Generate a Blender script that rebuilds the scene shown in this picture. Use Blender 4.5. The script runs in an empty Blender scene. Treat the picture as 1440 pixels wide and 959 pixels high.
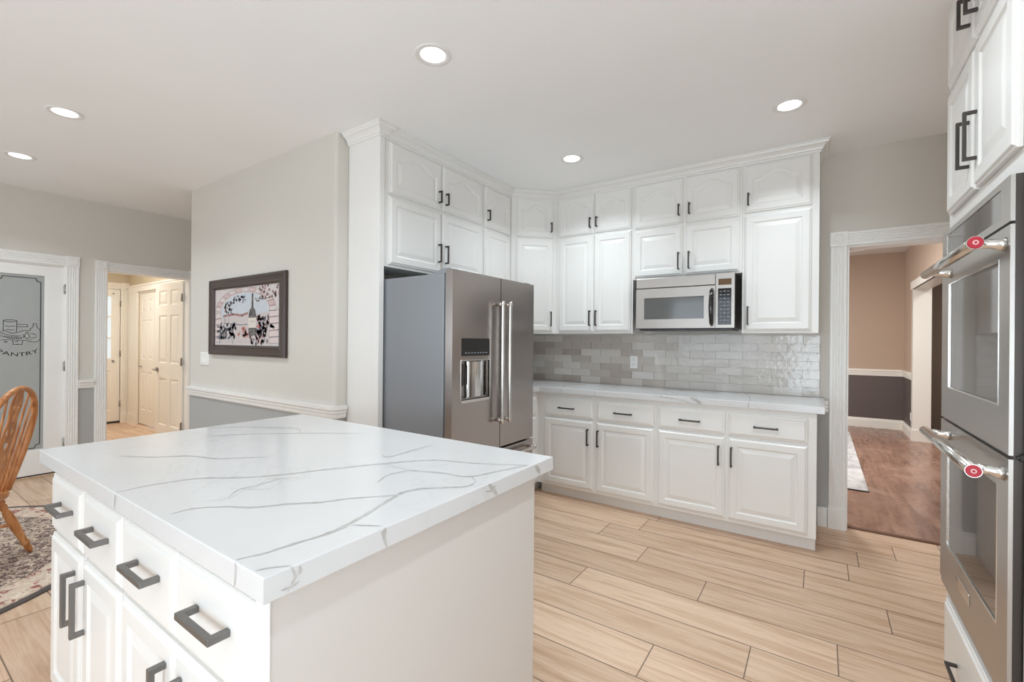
import bpy, math, random
from mathutils import Vector, Matrix
random.seed(7)
C = bpy.context.scene.collection
SC = bpy.context.scene
PI = math.pi

# ------------------------------------------------------------------ camera
CAM_H = 1.345
YAW, PITCH, ROLL = 0.59598, 0.00027, 0.00870
cd = bpy.data.cameras.new('camera'); cam = bpy.data.objects.new('camera', cd); C.objects.link(cam)
cd.sensor_width = 36.0; cd.sensor_fit = 'HORIZONTAL'; cd.lens = 16.0; cd.clip_start = 0.02; cd.clip_end = 200
_r = Vector((math.cos(YAW), math.sin(YAW), 0)); _f = Vector((-math.sin(YAW), math.cos(YAW), 0)); _u = Vector((0, 0, 1))
_f, _u = math.cos(PITCH)*_f + math.sin(PITCH)*_u, math.cos(PITCH)*_u - math.sin(PITCH)*_f
_r, _u = math.cos(ROLL)*_r + math.sin(ROLL)*_u, math.cos(ROLL)*_u - math.sin(ROLL)*_r
_m = Matrix((_r, _u, -_f)).transposed().to_4x4(); _m.translation = Vector((0, 0, CAM_H))
cam.matrix_world = _m
SC.camera = cam

# ------------------------------------------------------------------ look and light
SC.view_settings.view_transform = 'Standard'; SC.view_settings.look = 'None'
SC.view_settings.gamma = 1.0; SC.view_settings.use_curve_mapping = False
SC.view_settings.exposure = 0.02
SC.cycles.max_bounces = 10; SC.cycles.diffuse_bounces = 6; SC.cycles.glossy_bounces = 5
SC.cycles.sample_clamp_indirect = 6.0
SC.cycles.caustics_reflective = False; SC.cycles.caustics_refractive = False
WORLD_STRENGTH = 1.2
WINDOW_W = 29.0  # daylight per rear window
AISLE_FILL_W = 78.0        # added light at an invented glass door in line with the walkway
SIDE_FILL_W = 42.0         # added light at an invented glass door behind the camera, right wall
CAN_COL = (0.82, 0.935, 1.0)
CAN_W = 6.9            # recessed lamps
HALL_W = 38.0
FAR_W = 26.0
DINING_W = 85.0
DINING_WINDOW_W = 60.0

w = bpy.data.worlds.new('sky'); SC.world = w; w.use_nodes = True
nt = w.node_tree; nt.nodes.clear()
o_ = nt.nodes.new('ShaderNodeOutputWorld'); b_ = nt.nodes.new('ShaderNodeBackground')
b_.inputs[0].default_value = (0.80, 0.90, 1.0, 1); b_.inputs[1].default_value = WORLD_STRENGTH
nt.links.new(b_.outputs[0], o_.inputs[0])

def lamp(x, y, k=1.0):
    l = bpy.data.lights.new('can_light', 'AREA'); l.shape = 'DISK'; l.size = 0.11; l.energy = CAN_W*k; l.color = CAN_COL; l.spread = math.radians(136)
    o = bpy.data.objects.new('can_light', l); C.objects.link(o); o.location = (x, y, 2.723)
def area(name, loc, direction, sx, sy, watts, col, spread=PI):
    l = bpy.data.lights.new(name, 'AREA'); l.shape = 'RECTANGLE'; l.size = sx; l.size_y = sy
    l.energy = watts; l.color = col; l.spread = spread
    o = bpy.data.objects.new(name, l); C.objects.link(o); o.location = loc
    o.rotation_euler = Vector(direction).to_track_quat('-Z', 'Y').to_euler()
    return o
# daylight through two windows behind the camera, tilted up to brighten the ceiling
REAR_Y = -2.6; XR_ = 1.06
WIN = [(-5.3, -3.5), (-2.7, -0.9), (-0.55, 0.85)]  # last opening is a glass door added to light the aisle
for a, b in WIN[:2]:
    area('window_daylight', ((a+b)/2, REAR_Y+0.02, 1.60), (0, 1, 0.45), b-a-0.1, 1.45, WINDOW_W*(b-a)/1.8*(1.6 if b < -3 else 0.85), (0.79, 0.91, 1.0))
area('aisle_fill_light', (0.15, REAR_Y+0.02, 1.15), (0, 1, 0.12), 1.3, 2.1, AISLE_FILL_W, (0.79, 0.91, 1.0))  # added fill for the walkway floor and base doors
area('side_fill_light', (XR_-0.05, -0.75, 1.25), (-1, 0, 0.45), 2.2, 1.9, SIDE_FILL_W, (0.79, 0.91, 1.0))  # added fill for the surfaces facing the right wall
area('hall_ceiling_lamp', (-7.7, 1.5, 2.66), (0, 0, -1), 0.5, 0.5, HALL_W, (0.94, 0.95, 0.92))
area('dining_fill_light', (-0.6, 6.6, 2.74), (0, 0, -1), 0.6, 0.6, DINING_W, (0.94, 0.96, 0.95))  # overhead light added for the dining room, no fixture
area('far_room_fill', (2.0, 7.2, 2.7), (0, 0, -1), 0.5, 0.5, FAR_W, (0.94, 0.96, 0.95))  # unseen light added to brighten the room past the opening
area('dining_window_daylight', (-2.85, 6.2, 1.5), (1, 0, 0), 2.4, 1.6, DINING_WINDOW_W, (0.85, 0.93, 1.0))

# unseen recessed lamps added for evener light, behind and beside the camera
for x_, y_, k_ in ((-1.58, 0.1, 0.4), (-0.16, 1.62, 1.15), (-0.16, 0.1, 0.6), (-3.9, -0.75, 0.8), (-2.6, -1.5, 0.6)): lamp(x_, y_, k_)

# ------------------------------------------------------------------ materials
def srgb(r, g, b):
    f = lambda c: (c/255/12.92) if c/255 <= 0.04045 else ((c/255+0.055)/1.055)**2.4
    return (f(r), f(g), f(b), 1)
class NT:
    def __init__(s, name):
        s.m = bpy.data.materials.new(name); s.m.use_nodes = True; s.t = s.m.node_tree
        s.p = s.t.nodes['Principled BSDF']
    def n(s, typ, **kw):
        n = s.t.nodes.new(typ)
        for k, v in kw.items():
            if k.startswith('i_'): n.inputs[k[2:].replace('_', ' ')].default_value = v
            else: setattr(n, k, v)
        return n
    def l(s, a, b): s.t.links.new(a, b)
    def set(s, **kw):
        for k, v in kw.items(): s.p.inputs[k.replace('_', ' ')].default_value = v
        return s
    def coord(s, scale=(1, 1, 1), kind='Object', loc=(0, 0, 0)):
        tc = s.n('ShaderNodeTexCoord'); mp = s.n('ShaderNodeMapping')
        mp.inputs['Scale'].default_value = scale; mp.inputs['Location'].default_value = loc
        s.l(tc.outputs[kind], mp.inputs[0]); return mp.outputs[0]
    def noise(s, vec, scale=5, detail=3, rough=0.5, dist=0.0):
        n = s.n('ShaderNodeTexNoise'); n.inputs['Scale'].default_value = scale; n.inputs['Detail'].default_value = detail
        n.inputs['Roughness'].default_value = rough; n.inputs['Distortion'].default_value = dist
        s.l(vec, n.inputs['Vector']); return n.outputs[0]
    def ramp(s, fac, stops, interp='LINEAR'):
        r = s.n('ShaderNodeValToRGB'); cr = r.color_ramp; cr.interpolation = interp
        while len(cr.elements) > 1: cr.elements.remove(cr.elements[-1])
        cr.elements[0].position = stops[0][0]; cr.elements[0].color = stops[0][1]
        for p, c in stops[1:]:
            e = cr.elements.new(p); e.color = c
        s.l(fac, r.inputs[0]); return r.outputs[0]
    def mix(s, fac, a, b, blend='MIX'):
        m = s.n('ShaderNodeMix', data_type='RGBA', blend_type=blend)
        for sock, v in ((m.inputs['Factor'], fac), (m.inputs[6], a), (m.inputs[7], b)):
            if hasattr(v, 'is_output'): s.l(v, sock)
            else: sock.default_value = v
        return m.outputs[2]
    def math(s, op, a, b=0.0, clamp=False):
        m = s.n('ShaderNodeMath', operation=op, use_clamp=clamp)
        for i, v in enumerate((a, b)):
            if hasattr(v, 'is_output'): s.l(v, m.inputs[i])
            else: m.inputs[i].default_value = v
        return m.outputs[0]
    def bump(s, h, strength=0.1, dist=0.01):
        b = s.n('ShaderNodeBump'); b.inputs['Strength'].default_value = strength; b.inputs['Distance'].default_value = dist
        s.l(h, b.inputs['Height']); s.l(b.outputs[0], s.p.inputs['Normal'])
    def attr(s, name):
        return s.n('ShaderNodeAttribute', attribute_name=name)
g4 = lambda v: (v, v, v, 1)

def paint(name, col, rough=0.55, bump=0.04, scale=220):
    t = NT(name).set(Roughness=rough); v = t.coord()
    t.l(t.mix(t.noise(v, 1.5, 2), [c*0.975 for c in col[:3]]+[1], [min(1, c*1.02) for c in col[:3]]+[1]), t.p.inputs['Base Color'])
    if bump: t.bump(t.noise(v, scale, 2), bump, 0.002)
    return t.m
M = {}
M['wall'] = paint('greige_wall_paint', srgb(214, 209, 201), 0.7)
M['wall_low'] = paint('grey_wall_paint', srgb(174, 174, 173), 0.6)
M['ceiling'] = paint('ceiling_paint', srgb(247, 247, 247), 0.8)
M['white'] = paint('white_cabinet_paint', srgb(236, 234, 231), 0.32, 0.0)
M['trim'] = paint('white_trim_paint', srgb(238, 236, 233), 0.38, 0.0)
M['white_dim'] = paint('shaded_island_white', srgb(214, 208, 203), 0.4, 0.0)  # dimmer light on the island side put into a darker white
M['plate'] = paint('white_plastic', srgb(240, 239, 236), 0.35, 0.0)
M['slot'] = paint('slot_plastic', srgb(120, 118, 114), 0.5, 0.0)
M['hall_wall'] = paint('hall_wall_paint', srgb(205, 190, 165), 0.7)
M['hall_trim'] = paint('hall_trim_paint', srgb(238, 232, 222), 0.4, 0.0)
M['dining_wall'] = paint('tan_dining_paint', srgb(186, 162, 142), 0.7)
M['dining_low'] = paint('brown_dining_paint', srgb(98, 86, 82), 0.6)
M['dining_ceiling'] = paint('dining_ceiling_paint', srgb(222, 216, 210), 0.8)
M['room_far'] = paint('taupe_far_paint', srgb(140, 124, 110), 0.7)

def metal(name, col, rough, aniso_scale=None, bump=0.0, metallic=1.0):
    t = NT(name).set(Metallic=metallic, Roughness=rough); t.p.inputs['Base Color'].default_value = col
    if aniso_scale:
        v = t.coord(aniso_scale); n = t.noise(v, 1.0, 3, 0.6)
        t.l(t.ramp(n, [(0.3, g4(max(0.02, rough-0.015))), (0.7, g4(rough+0.02))]), t.p.inputs['Roughness'])
        if bump: t.bump(n, bump, 0.001)
    return t.m
M['pull'] = metal('daylit_pull', srgb(128, 126, 124), 0.42, metallic=0.9)  # island pulls: daylight on the dark metal put into a lighter colour
M['pull_dark'] = metal('dark_bronze_pull', srgb(78, 73, 70), 0.42, metallic=0.85)
M['hinge'] = metal('brushed_nickel_hinge', srgb(150, 146, 140), 0.35)
M['steel'] = metal('brushed_stainless', srgb(186, 181, 176), 0.30, (1.5, 1.5, 420))
M['steel_v'] = metal('brushed_stainless_fridge', srgb(170, 162, 158), 0.25)
M['mw_steel'] = metal('microwave_stainless', srgb(170, 164, 159), 0.36, (1.5, 1.5, 420))
M['steel_dark'] = metal('stainless_recess', srgb(150, 146, 143), 0.25)
M['chrome'] = metal('polished_steel', srgb(215, 213, 210), 0.12)
M['bar'] = metal('satin_bar_steel', srgb(212, 208, 203), 0.2)
M['fridge_side'] = metal('grey_fridge_side', srgb(140, 142, 146), 0.42, metallic=0.3)
M['black'] = paint('black_plastic', srgb(40, 38, 38), 0.3, 0.0)
M['charcoal'] = metal('dark_oven_side', srgb(78, 72, 69), 0.3, metallic=0.6)
M['gasket'] = paint('grey_gasket', srgb(110, 110, 112), 0.6, 0.0)

def glassy(name, col, rough=0.05, ior=1.5, coat=0.0):
    t = NT(name).set(Roughness=rough, IOR=ior, Coat_Weight=coat, Coat_Roughness=0.03); t.p.inputs['Base Color'].default_value = col
    return t.m
M['oven_glass'] = glassy('oven_door_glass', srgb(92, 86, 82), 0.04, 1.9)
M['black_glass'] = glassy('black_display_glass', srgb(40, 38, 38), 0.06, 1.5)
M['mw_glass'] = glassy('microwave_window_glass', srgb(98, 98, 98), 0.08, 1.6)
M['amber'] = glassy('amber_display', srgb(104, 80, 56), 0.1, 1.5)
M['red'] = paint('red_enamel', srgb(176, 8, 40), 0.45, 0.0)
M['rosette_mark'] = paint('pale_badge_mark', srgb(226, 190, 190), 0.4, 0.0)
M['key'] = paint('keypad_legend', srgb(150, 156, 166), 0.4, 0.0)

# pantry frosted glass
t = NT('frosted_pantry_glass').set(Roughness=0.3, IOR=1.5, Specular_IOR_Level=0.5)
t.p.inputs['Base Color'].default_value = srgb(168, 170, 168); M['frost'] = t.m
M['frost_clear'] = glassy('clear_glass_border', srgb(158, 160, 160), 0.08, 1.5)
M['etch'] = paint('dark_etched_line', srgb(58, 57, 55), 0.6, 0.0)
t = NT('glowing_door_lite').set(Roughness=0.1); t.p.inputs['Base Color'].default_value = srgb(200, 212, 220)
t.p.inputs['Emission Color'].default_value = srgb(205, 218, 228); t.p.inputs['Emission Strength'].default_value = 0.55; M['lite'] = t.m  # glow put into the glass in place of daylight behind it
t = NT('window_pane_glass').set(Roughness=0.0, IOR=1.45, Transmission_Weight=1.0); M['pane'] = t.m
t = NT('lamp_lens'); t.p.inputs['Base Color'].default_value = g4(0.9)
t.p.inputs['Emission Color'].default_value = (1.0, 0.985, 0.96, 1); t.p.inputs['Emission Strength'].default_value = 3.0; M['lens'] = t.m
M['can_trim'] = paint('lamp_trim_white', srgb(236, 235, 233), 0.5, 0.0)

# wood-look porcelain planks
t = NT('wood_look_plank_tile').set(Roughness=0.36, Specular_IOR_Level=0.4)
a = t.attr('tone'); v = t.coord((1, 1, 1)); ofs = t.n('ShaderNodeVectorMath', operation='ADD')
sh = t.n('ShaderNodeCombineXYZ'); t.l(t.math('MULTIPLY', a.outputs['Fac'], 37.0), sh.inputs[0]); t.l(t.math('MULTIPLY', a.outputs['Fac'], 91.0), sh.inputs[1])
t.l(v, ofs.inputs[0]); t.l(sh.outputs[0], ofs.inputs[1])
mp = t.n('ShaderNodeMapping'); mp.inputs['Scale'].default_value = (0.9, 11, 1); t.l(ofs.outputs[0], mp.inputs[0])
grain = t.noise(mp.outputs[0], 1.6, 5, 0.62, 0.6)
mp2 = t.n('ShaderNodeMapping'); mp2.inputs['Scale'].default_value = (2.0, 70, 1); t.l(ofs.outputs[0], mp2.inputs[0])
fine = t.noise(mp2.outputs[0], 2.0, 3, 0.6, 0.2)
col = t.ramp(grain, [(0.26, srgb(196, 163, 134)), (0.42, srgb(219, 190, 162)), (0.55, srgb(236, 212, 188)), (0.66, srgb(228, 200, 172)), (0.78, srgb(204, 170, 140))])
col = t.mix(t.ramp(fine, [(0.42, g4(0.0)), (0.68, g4(0.42))]), col, srgb(200, 164, 137))
mp3 = t.n('ShaderNodeMapping'); mp3.inputs['Scale'].default_value = (5, 9, 1); t.l(ofs.outputs[0], mp3.inputs[0])
knot = t.noise(mp3.outputs[0], 1.0, 1, 0.4)
col = t.mix(t.ramp(knot, [(0.80, g4(0.0)), (0.86, g4(0.55))]), col, srgb(146, 110, 84))
tone = t.ramp(a.outputs['Fac'], [(0.0, srgb(228, 218, 212)), (1.0, srgb(254, 248, 245))])
t.l(t.mix(1.0, col, tone, 'MULTIPLY'), t.p.inputs['Base Color']); t.bump(fine, 0.03, 0.002); M['plank'] = t.m
M['grout'] = paint('taupe_grout', srgb(134, 114, 97), 0.8, 0.0)

# glazed brick tile
t = NT('glazed_brick_tile').set(Roughness=0.14, Specular_IOR_Level=0.45, Coat_Weight=0.12, Coat_Roughness=0.06)
a = t.attr('tone'); v = t.coord()
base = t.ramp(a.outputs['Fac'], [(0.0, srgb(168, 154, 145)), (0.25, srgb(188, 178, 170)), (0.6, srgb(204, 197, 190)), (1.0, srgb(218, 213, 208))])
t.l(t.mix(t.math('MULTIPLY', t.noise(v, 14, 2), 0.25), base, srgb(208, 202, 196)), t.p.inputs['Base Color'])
t.p.inputs['Base Color'].default_value = g4(0.6)
t.bump(t.noise(v, 26, 2, 0.5, 0.4), 0.35, 0.006); M['tile'] = t.m
M['tile_grout'] = paint('pale_tile_grout', srgb(196, 192, 187), 0.8, 0.0)

# white quartz + vein overlay
t = NT('white_quartz').set(Roughness=0.18, Specular_IOR_Level=0.4)
v = t.coord(); n1 = t.noise(v, 2.2, 6, 0.6, 1.2); ridge = t.math('ABSOLUTE', t.math('SUBTRACT', n1, 0.5))
f1 = t.ramp(ridge, [(0.0, g4(0.16)), (0.010, g4(0.06)), (0.02, g4(0))])
mask = t.ramp(t.noise(v, 1.3, 2), [(0.45, g4(0)), (0.62, g4(1))])
t.l(t.mix(t.math('MULTIPLY', f1, mask), t.mix(t.noise(v, 3, 3), srgb(212, 211, 211), srgb(219, 218, 218)), srgb(176, 172, 168)), t.p.inputs['Base Color']); M['quartz'] = t.m
t = NT('quartz_vein').set(Roughness=0.18, Specular_IOR_Level=0.5)
e = t.attr('edge'); v = t.coord()
s_ = t.math('MULTIPLY', t.ramp(e.outputs['Fac'], [(0.0, g4(0)), (0.45, g4(0.85)), (1.0, g4(1.0))]), t.ramp(t.noise(v, 24, 4, 0.65), [(0.3, g4(0.3)), (0.6, g4(1.0))]), True)
t.l(t.mix(s_, srgb(216, 215, 215), t.mix(t.noise(v, 9, 2), srgb(162, 159, 156), srgb(184, 178, 171))), t.p.inputs['Base Color']); M['vein'] = t.m

# oak
t = NT('golden_oak').set(Roughness=0.33, Specular_IOR_Level=0.5)
v = t.coord((14, 14, 2.2)); n = t.noise(v, 2.2, 5, 0.6, 0.8)
t.l(t.ramp(n, [(0.3, srgb(150, 92, 48)), (0.5, srgb(190, 126, 74)), (0.7, srgb(212, 152, 98))]), t.p.inputs['Base Color']); M['oak'] = t.m
# dining hardwood
t = NT('worn_hardwood').set(Specular_IOR_Level=0.5)
v = t.coord((8, 1.0, 1)); n = t.noise(v, 1.3, 6, 0.65, 0.8); v2 = t.coord((1, 1, 1)); n2 = t.noise(v2, 2.2, 5, 0.7, 1.0)
c1 = t.ramp(n, [(0.3, srgb(116, 84, 70)), (0.5, srgb(150, 113, 96)), (0.72, srgb(176, 138, 118))])
wx = t.n('ShaderNodeSeparateXYZ'); tc = t.coord((11.5, 0.9, 1)); t.l(tc, wx.inputs[0])
seam = t.ramp(t.math('FRACT', wx.outputs[0]), [(0.0, g4(0.5)), (0.03, g4(0)), (0.97, g4(0)), (1, g4(0.5))])
c1 = t.mix(seam, c1, srgb(84, 56, 42))
t.l(t.mix(t.ramp(n2, [(0.52, g4(0)), (0.72, g4(0.45))]), c1, srgb(202, 174, 158)), t.p.inputs['Base Color'])
t.l(t.ramp(n2, [(0.3, g4(0.16)), (0.7, g4(0.42))]), t.p.inputs['Roughness']); M['hardwood'] = t.m
M['threshold'] = paint('dark_threshold_wood', srgb(112, 76, 56), 0.45)
# dining rug
t = NT('faded_grey_rug').set(Roughness=0.95); v = t.coord((3, 1.2, 1)); n = t.noise(v, 2, 6, 0.7, 1.5)
t.l(t.ramp(n, [(0.3, srgb(150, 146, 146)), (0.5, srgb(196, 192, 190)), (0.7, srgb(222, 218, 214))]), t.p.inputs['Base Color']); M['rug_grey'] = t.m
# round persian style rug
t = NT('round_rug_pile').set(Roughness=0.95)
tc = t.n('ShaderNodeTexCoord'); sx = t.n('ShaderNodeSeparateXYZ'); t.l(tc.outputs['Object'], sx.inputs[0])
ln = t.n('ShaderNodeVectorMath', operation='LENGTH'); t.l(tc.outputs['Object'], ln.inputs[0]); rr = ln.outputs['Value']
v = t.coord(); vo = t.n('ShaderNodeTexVoronoi'); vo.inputs['Scale'].default_value = 26; 
wob = t.n('ShaderNodeVectorMath', operation='ADD'); nz = t.n('ShaderNodeTexNoise'); nz.inputs['Scale'].default_value = 18; t.l(v, nz.inputs['Vector'])
sc_ = t.n('ShaderNodeVectorMath', operation='SCALE'); sc_.inputs['Scale'].default_value = 0.10; t.l(nz.outputs['Color'], sc_.inputs[0])
t.l(v, wob.inputs[0]); t.l(sc_.outputs[0], wob.inputs[1]); t.l(wob.outputs[0], vo.inputs['Vector'])
fl = t.noise(wob.outputs[0], 30, 3, 0.6, 1.5); fl2 = t.noise(wob.outputs[0], 13, 3, 0.6, 1.2)
field = t.ramp(fl, [(0.36, srgb(92, 76, 72)), (0.44, srgb(126, 104, 96)), (0.50, srgb(190, 170, 152)), (0.60, srgb(218, 200, 180)), (0.68, srgb(150, 100, 92))], 'CONSTANT')
border = t.ramp(fl2, [(0.34, srgb(150, 92, 86)), (0.42, srgb(206, 186, 166)), (0.56, srgb(222, 206, 188)), (0.64, srgb(180, 126, 116)), (0.70, srgb(120, 108, 100))], 'CONSTANT')
band = t.ramp(t.math('DIVIDE', rr, 1.2), [(0.0, g4(0)), (0.80, g4(1)), (0.955, g4(0.5)), (0.97, g4(0.5))], 'CONSTANT')
edge = t.ramp(t.math('DIVIDE', rr, 1.2), [(0.0, g4(0)), (0.965, g4(1))], 'CONSTANT')
t.l(t.mix(edge, t.mix(band, field, border), srgb(84, 76, 72)), t.p.inputs['Base Color'])
t.bump(t.noise(v, 260, 2), 0.3, 0.004); M['rug_round'] = t.m
# picture frame and print
M['frame'] = paint('dark_walnut_frame', srgb(66, 52, 46), 0.35, 0.05, 90)
M['frame_lip'] = paint('walnut_frame_lip', srgb(112, 88, 74), 0.35, 0.05, 90)
t = NT('printed_paper').set(Roughness=0.5); a = t.attr('ink'); v = t.coord()
t.l(t.mix(t.ramp(t.noise(v, 60, 3), [(0.4, g4(0)), (0.75, g4(0.3))]), a.outputs['Color'], srgb(226, 216, 212)), t.p.inputs['Base Color']); M['print'] = t.m

# ------------------------------------------------------------------ mesh helpers
class MB:
    def __init__(s): s.v = []; s.f = []; s.m = []; s.sm = []; s.col = {}; s.fa = {}
    def add(s, vs, fs, mi=0, smooth=False):
        b = len(s.v); s.v += [tuple(p) for p in vs]
        for f in fs: s.f.append([b+i for i in f]); s.m.append(mi); s.sm.append(smooth)
        return b
    def box(s, x0, x1, y0, y1, z0, z1, mi=0):
        if x0 > x1: x0, x1 = x1, x0
        if y0 > y1: y0, y1 = y1, y0
        if z0 > z1: z0, z1 = z1, z0
        s.add([(x0,y0,z0),(x1,y0,z0),(x1,y1,z0),(x0,y1,z0),(x0,y0,z1),(x1,y0,z1),(x1,y1,z1),(x0,y1,z1)],
              [(0,3,2,1),(4,5,6,7),(0,1,5,4),(1,2,6,5),(2,3,7,6),(3,0,4,7)], mi); return s
    def quad(s, pts, mi=0): s.add(pts, [tuple(range(len(pts)))], mi); return s
    def loops(s, L, closed=True, cap0=True, cap1=True, mi=0, smooth=False):
        n = len(L[0]); b = len(s.v); fs = []
        for i in range(len(L)-1):
            for j in range(n if closed else n-1):
                k = (j+1) % n; fs.append((i*n+j, i*n+k, (i+1)*n+k, (i+1)*n+j))
        if cap0: fs.append(tuple(reversed(range(n))))
        if cap1: fs.append(tuple((len(L)-1)*n+j for j in range(n)))
        s.add([p for l in L for p in l], fs, mi, smooth); return s
    def tube(s, pts, r, seg=10, mi=0, caps=True, smooth=True, squash=None):
        pts = [Vector(p) for p in pts]; n = len(pts); rs = r if isinstance(r, (list, tuple)) else [r]*n
        L = []; up = None
        for i in range(n):
            d = (pts[min(i+1, n-1)]-pts[max(i-1, 0)]).normalized()
            if up is None: up = Vector((0, 0, 1)) if abs(d.z) < 0.9 else Vector((1, 0, 0))
            a = d.cross(up).normalized(); up = a.cross(d).normalized()
            L.append([pts[i] + a*rs[i]*math.cos(2*PI*k/seg) + up*rs[i]*(squash or 1)*math.sin(2*PI*k/seg) for k in range(seg)])
        s.loops(L, True, caps, caps, mi, smooth); return s
    def disc(s, c, axis, r, h, seg=24, mi=0, smooth=False):
        c = Vector(c); ax = Vector(axis).normalized(); return s.tube([c, c+ax*h], r, seg, mi, True, smooth)
    def lathe(s, prof, seg=32, c=(0,0,0), mi=0, smooth=True, cap0=False, cap1=False):
        L = [[(c[0]+r*math.cos(2*PI*k/seg), c[1]+r*math.sin(2*PI*k/seg), c[2]+z) for k in range(seg)] for r, z in prof]
        s.loops(L, True, cap0, cap1, mi, smooth); return s
    def sweep(s, path, prof, closed=False, mi=0, side=1):
        """path: 2D points; prof: (outward, z) closed outline; outward = right of travel (side=1)."""
        P = [Vector(p) for p in path]; n = len(P); L = []
        for i in range(n):
            def nrm(a, b):
                d = (b-a).normalized(); return Vector((d.y, -d.x))*side
            if closed: n1, n2 = nrm(P[i-1], P[i]), nrm(P[i], P[(i+1) % n])
            else:
                n1 = nrm(P[i-1], P[i]) if i > 0 else nrm(P[0], P[1]); n2 = nrm(P[i], P[i+1]) if i < n-1 else n1
            m = (n1+n2)/(1+n1.dot(n2))
            L.append([(P[i].x+m.x*o, P[i].y+m.y*o, z) for o, z in prof])
        if closed: L.append(L[0])
        s.loops(L, True, not closed, not closed, mi); return s
    def prism(s, poly, axis, a0, a1, mi=0):
        """poly in the two other axes order (x,y,z minus axis); extruded along axis."""
        def mk(p, a):
            q = list(p); q.insert(axis, a); return tuple(q)
        s.loops([[mk(p, a0) for p in poly], [mk(p, a1) for p in poly]], True, True, True, mi); return s
    def xf(s, mat, start=0):
        for i in range(start, len(s.v)): s.v[i] = tuple(mat @ Vector(s.v[i]))
        return s
    def mesh(s, name, mats):
        me = bpy.data.meshes.new(name); me.from_pydata([tuple(p) for p in s.v], [], s.f)
        for m in mats: me.materials.append(M[m] if isinstance(m, str) else m)
        me.polygons.foreach_set('material_index', s.m); me.polygons.foreach_set('use_smooth', s.sm)
        for k, arr in s.fa.items():
            at = me.attributes.new(k, 'FLOAT', 'FACE'); at.data.foreach_set('value', arr)
        for k, arr in s.col.items():
            at = me.attributes.new(k, 'FLOAT_COLOR', 'FACE')
            at.data.foreach_set('color', [c for q in arr for c in q])
        me.update()
        import bmesh
        bm = bmesh.new(); bm.from_mesh(me); bmesh.ops.recalc_face_normals(bm, faces=bm.faces); bm.to_mesh(me); bm.free()
        return me
    def obj(s, name, mats, parent=None, bevel=0.0, seg=2):
        if isinstance(mats, str): mats = [mats]
        o = bpy.data.objects.new(name, s.mesh(name, mats)); C.objects.link(o)
        if parent is not None: o.parent = parent
        if bevel:
            b = o.modifiers.new('bevel', 'BEVEL'); b.width = bevel; b.segments = seg; b.limit_method = 'ANGLE'; b.angle_limit = math.radians(40)
        return o
def tag(o, label=None, cat=None, group=None, kind=None):
    if label: o['label'] = label
    if cat: o['category'] = cat
    if group: o['group'] = group
    if kind: o['kind'] = kind
    return o
def thing(name, label, cat, loc=(0,0,0), rz=0.0, group=None):
    o = bpy.data.objects.new(name, None); C.objects.link(o); o.empty_display_size = 0.1
    o.location = loc; o.rotation_euler = (0, 0, rz); return tag(o, label, cat, group)
def struct(name, mb, mats, parent=None, bevel=0.0):
    o = mb.obj(name, mats, parent, bevel)
    if parent is None: o['kind'] = 'structure'
    return o
def struct_root(name, loc=(0,0,0), rz=0.0):
    o = bpy.data.objects.new(name, None); C.objects.link(o); o.location = loc; o.rotation_euler = (0,0,rz); o['kind'] = 'structure'; return o

# ------------------------------------------------------------------ room dimensions
CEIL = 2.743; YB = 4.08; XL = -6.19; XR = 1.06; YP = 1.86; XFW = -2.69
RAIL0, RAIL1 = 0.812, 0.897

def planks(mb, x0, x1, y0, y1, px=1.213, py=0.2362, oy=1.8, offs=None, g=0.0024, z=0.0):
    offs = offs or {}; tones = []
    r0 = math.floor((y0-oy)/py); r1 = math.ceil((y1-oy)/py)
    for r in range(r0, r1):
        ya, yb = max(y0, oy+r*py+g), min(y1, oy+(r+1)*py-g)
        if yb-ya < 0.004: continue
        ox = offs.get(r, (math.sin(r*12.9898)*43758.5453) % 1.0 * px)
        k0 = math.floor((x0-ox)/px); k1 = math.ceil((x1-ox)/px)
        for k in range(k0, k1):
            xa, xb = max(x0, ox+k*px+g), min(x1, ox+(k+1)*px-g)
            if xb-xa < 0.004: continue
            mb.quad([(xa,ya,z),(xb,ya,z),(xb,yb,z),(xa,yb,z)]); tones.append(random.random())
    return tones
fm = MB()
tn = planks(fm, -9.2, XR, REAR_Y, 4.145, offs={0:-.605, 1:-.247, 2:.07, 3:-.523, 4:.285, 5:-.07, 6:.143, -6:-3.165, -5:-3.33})
nq = len(fm.f)
fm.box(-9.25, XR+0.1, REAR_Y-0.1, 4.146, -0.08, -0.0012, 1)
fm.fa['tone'] = tn + [0.5]*(len(fm.f)-nq)
struct('floor', fm, ['plank', 'grout'])
struct('floor_dining', MB().box(-3.1, 3.0, 4.165, 9.5, -0.08, 0.004), 'hardwood')
struct('trim_1', MB().prism([(4.135, 0.0), (4.135, 0.005), (4.142, 0.011), (4.168, 0.011), (4.175, 0.004), (4.175, -0.02), (4.135, -0.02)], 0, 0.15, XR-0.06), 'threshold')

# ceilings
struct('ceiling', MB().box(-9.3, XR+0.1, REAR_Y-0.1, YB+0.07, CEIL, CEIL+0.1), 'ceiling')
struct('ceiling_dining', MB().box(-3.1, 3.0, YB+0.07, 9.5, 2.80, 2.90), 'dining_ceiling')

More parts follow.
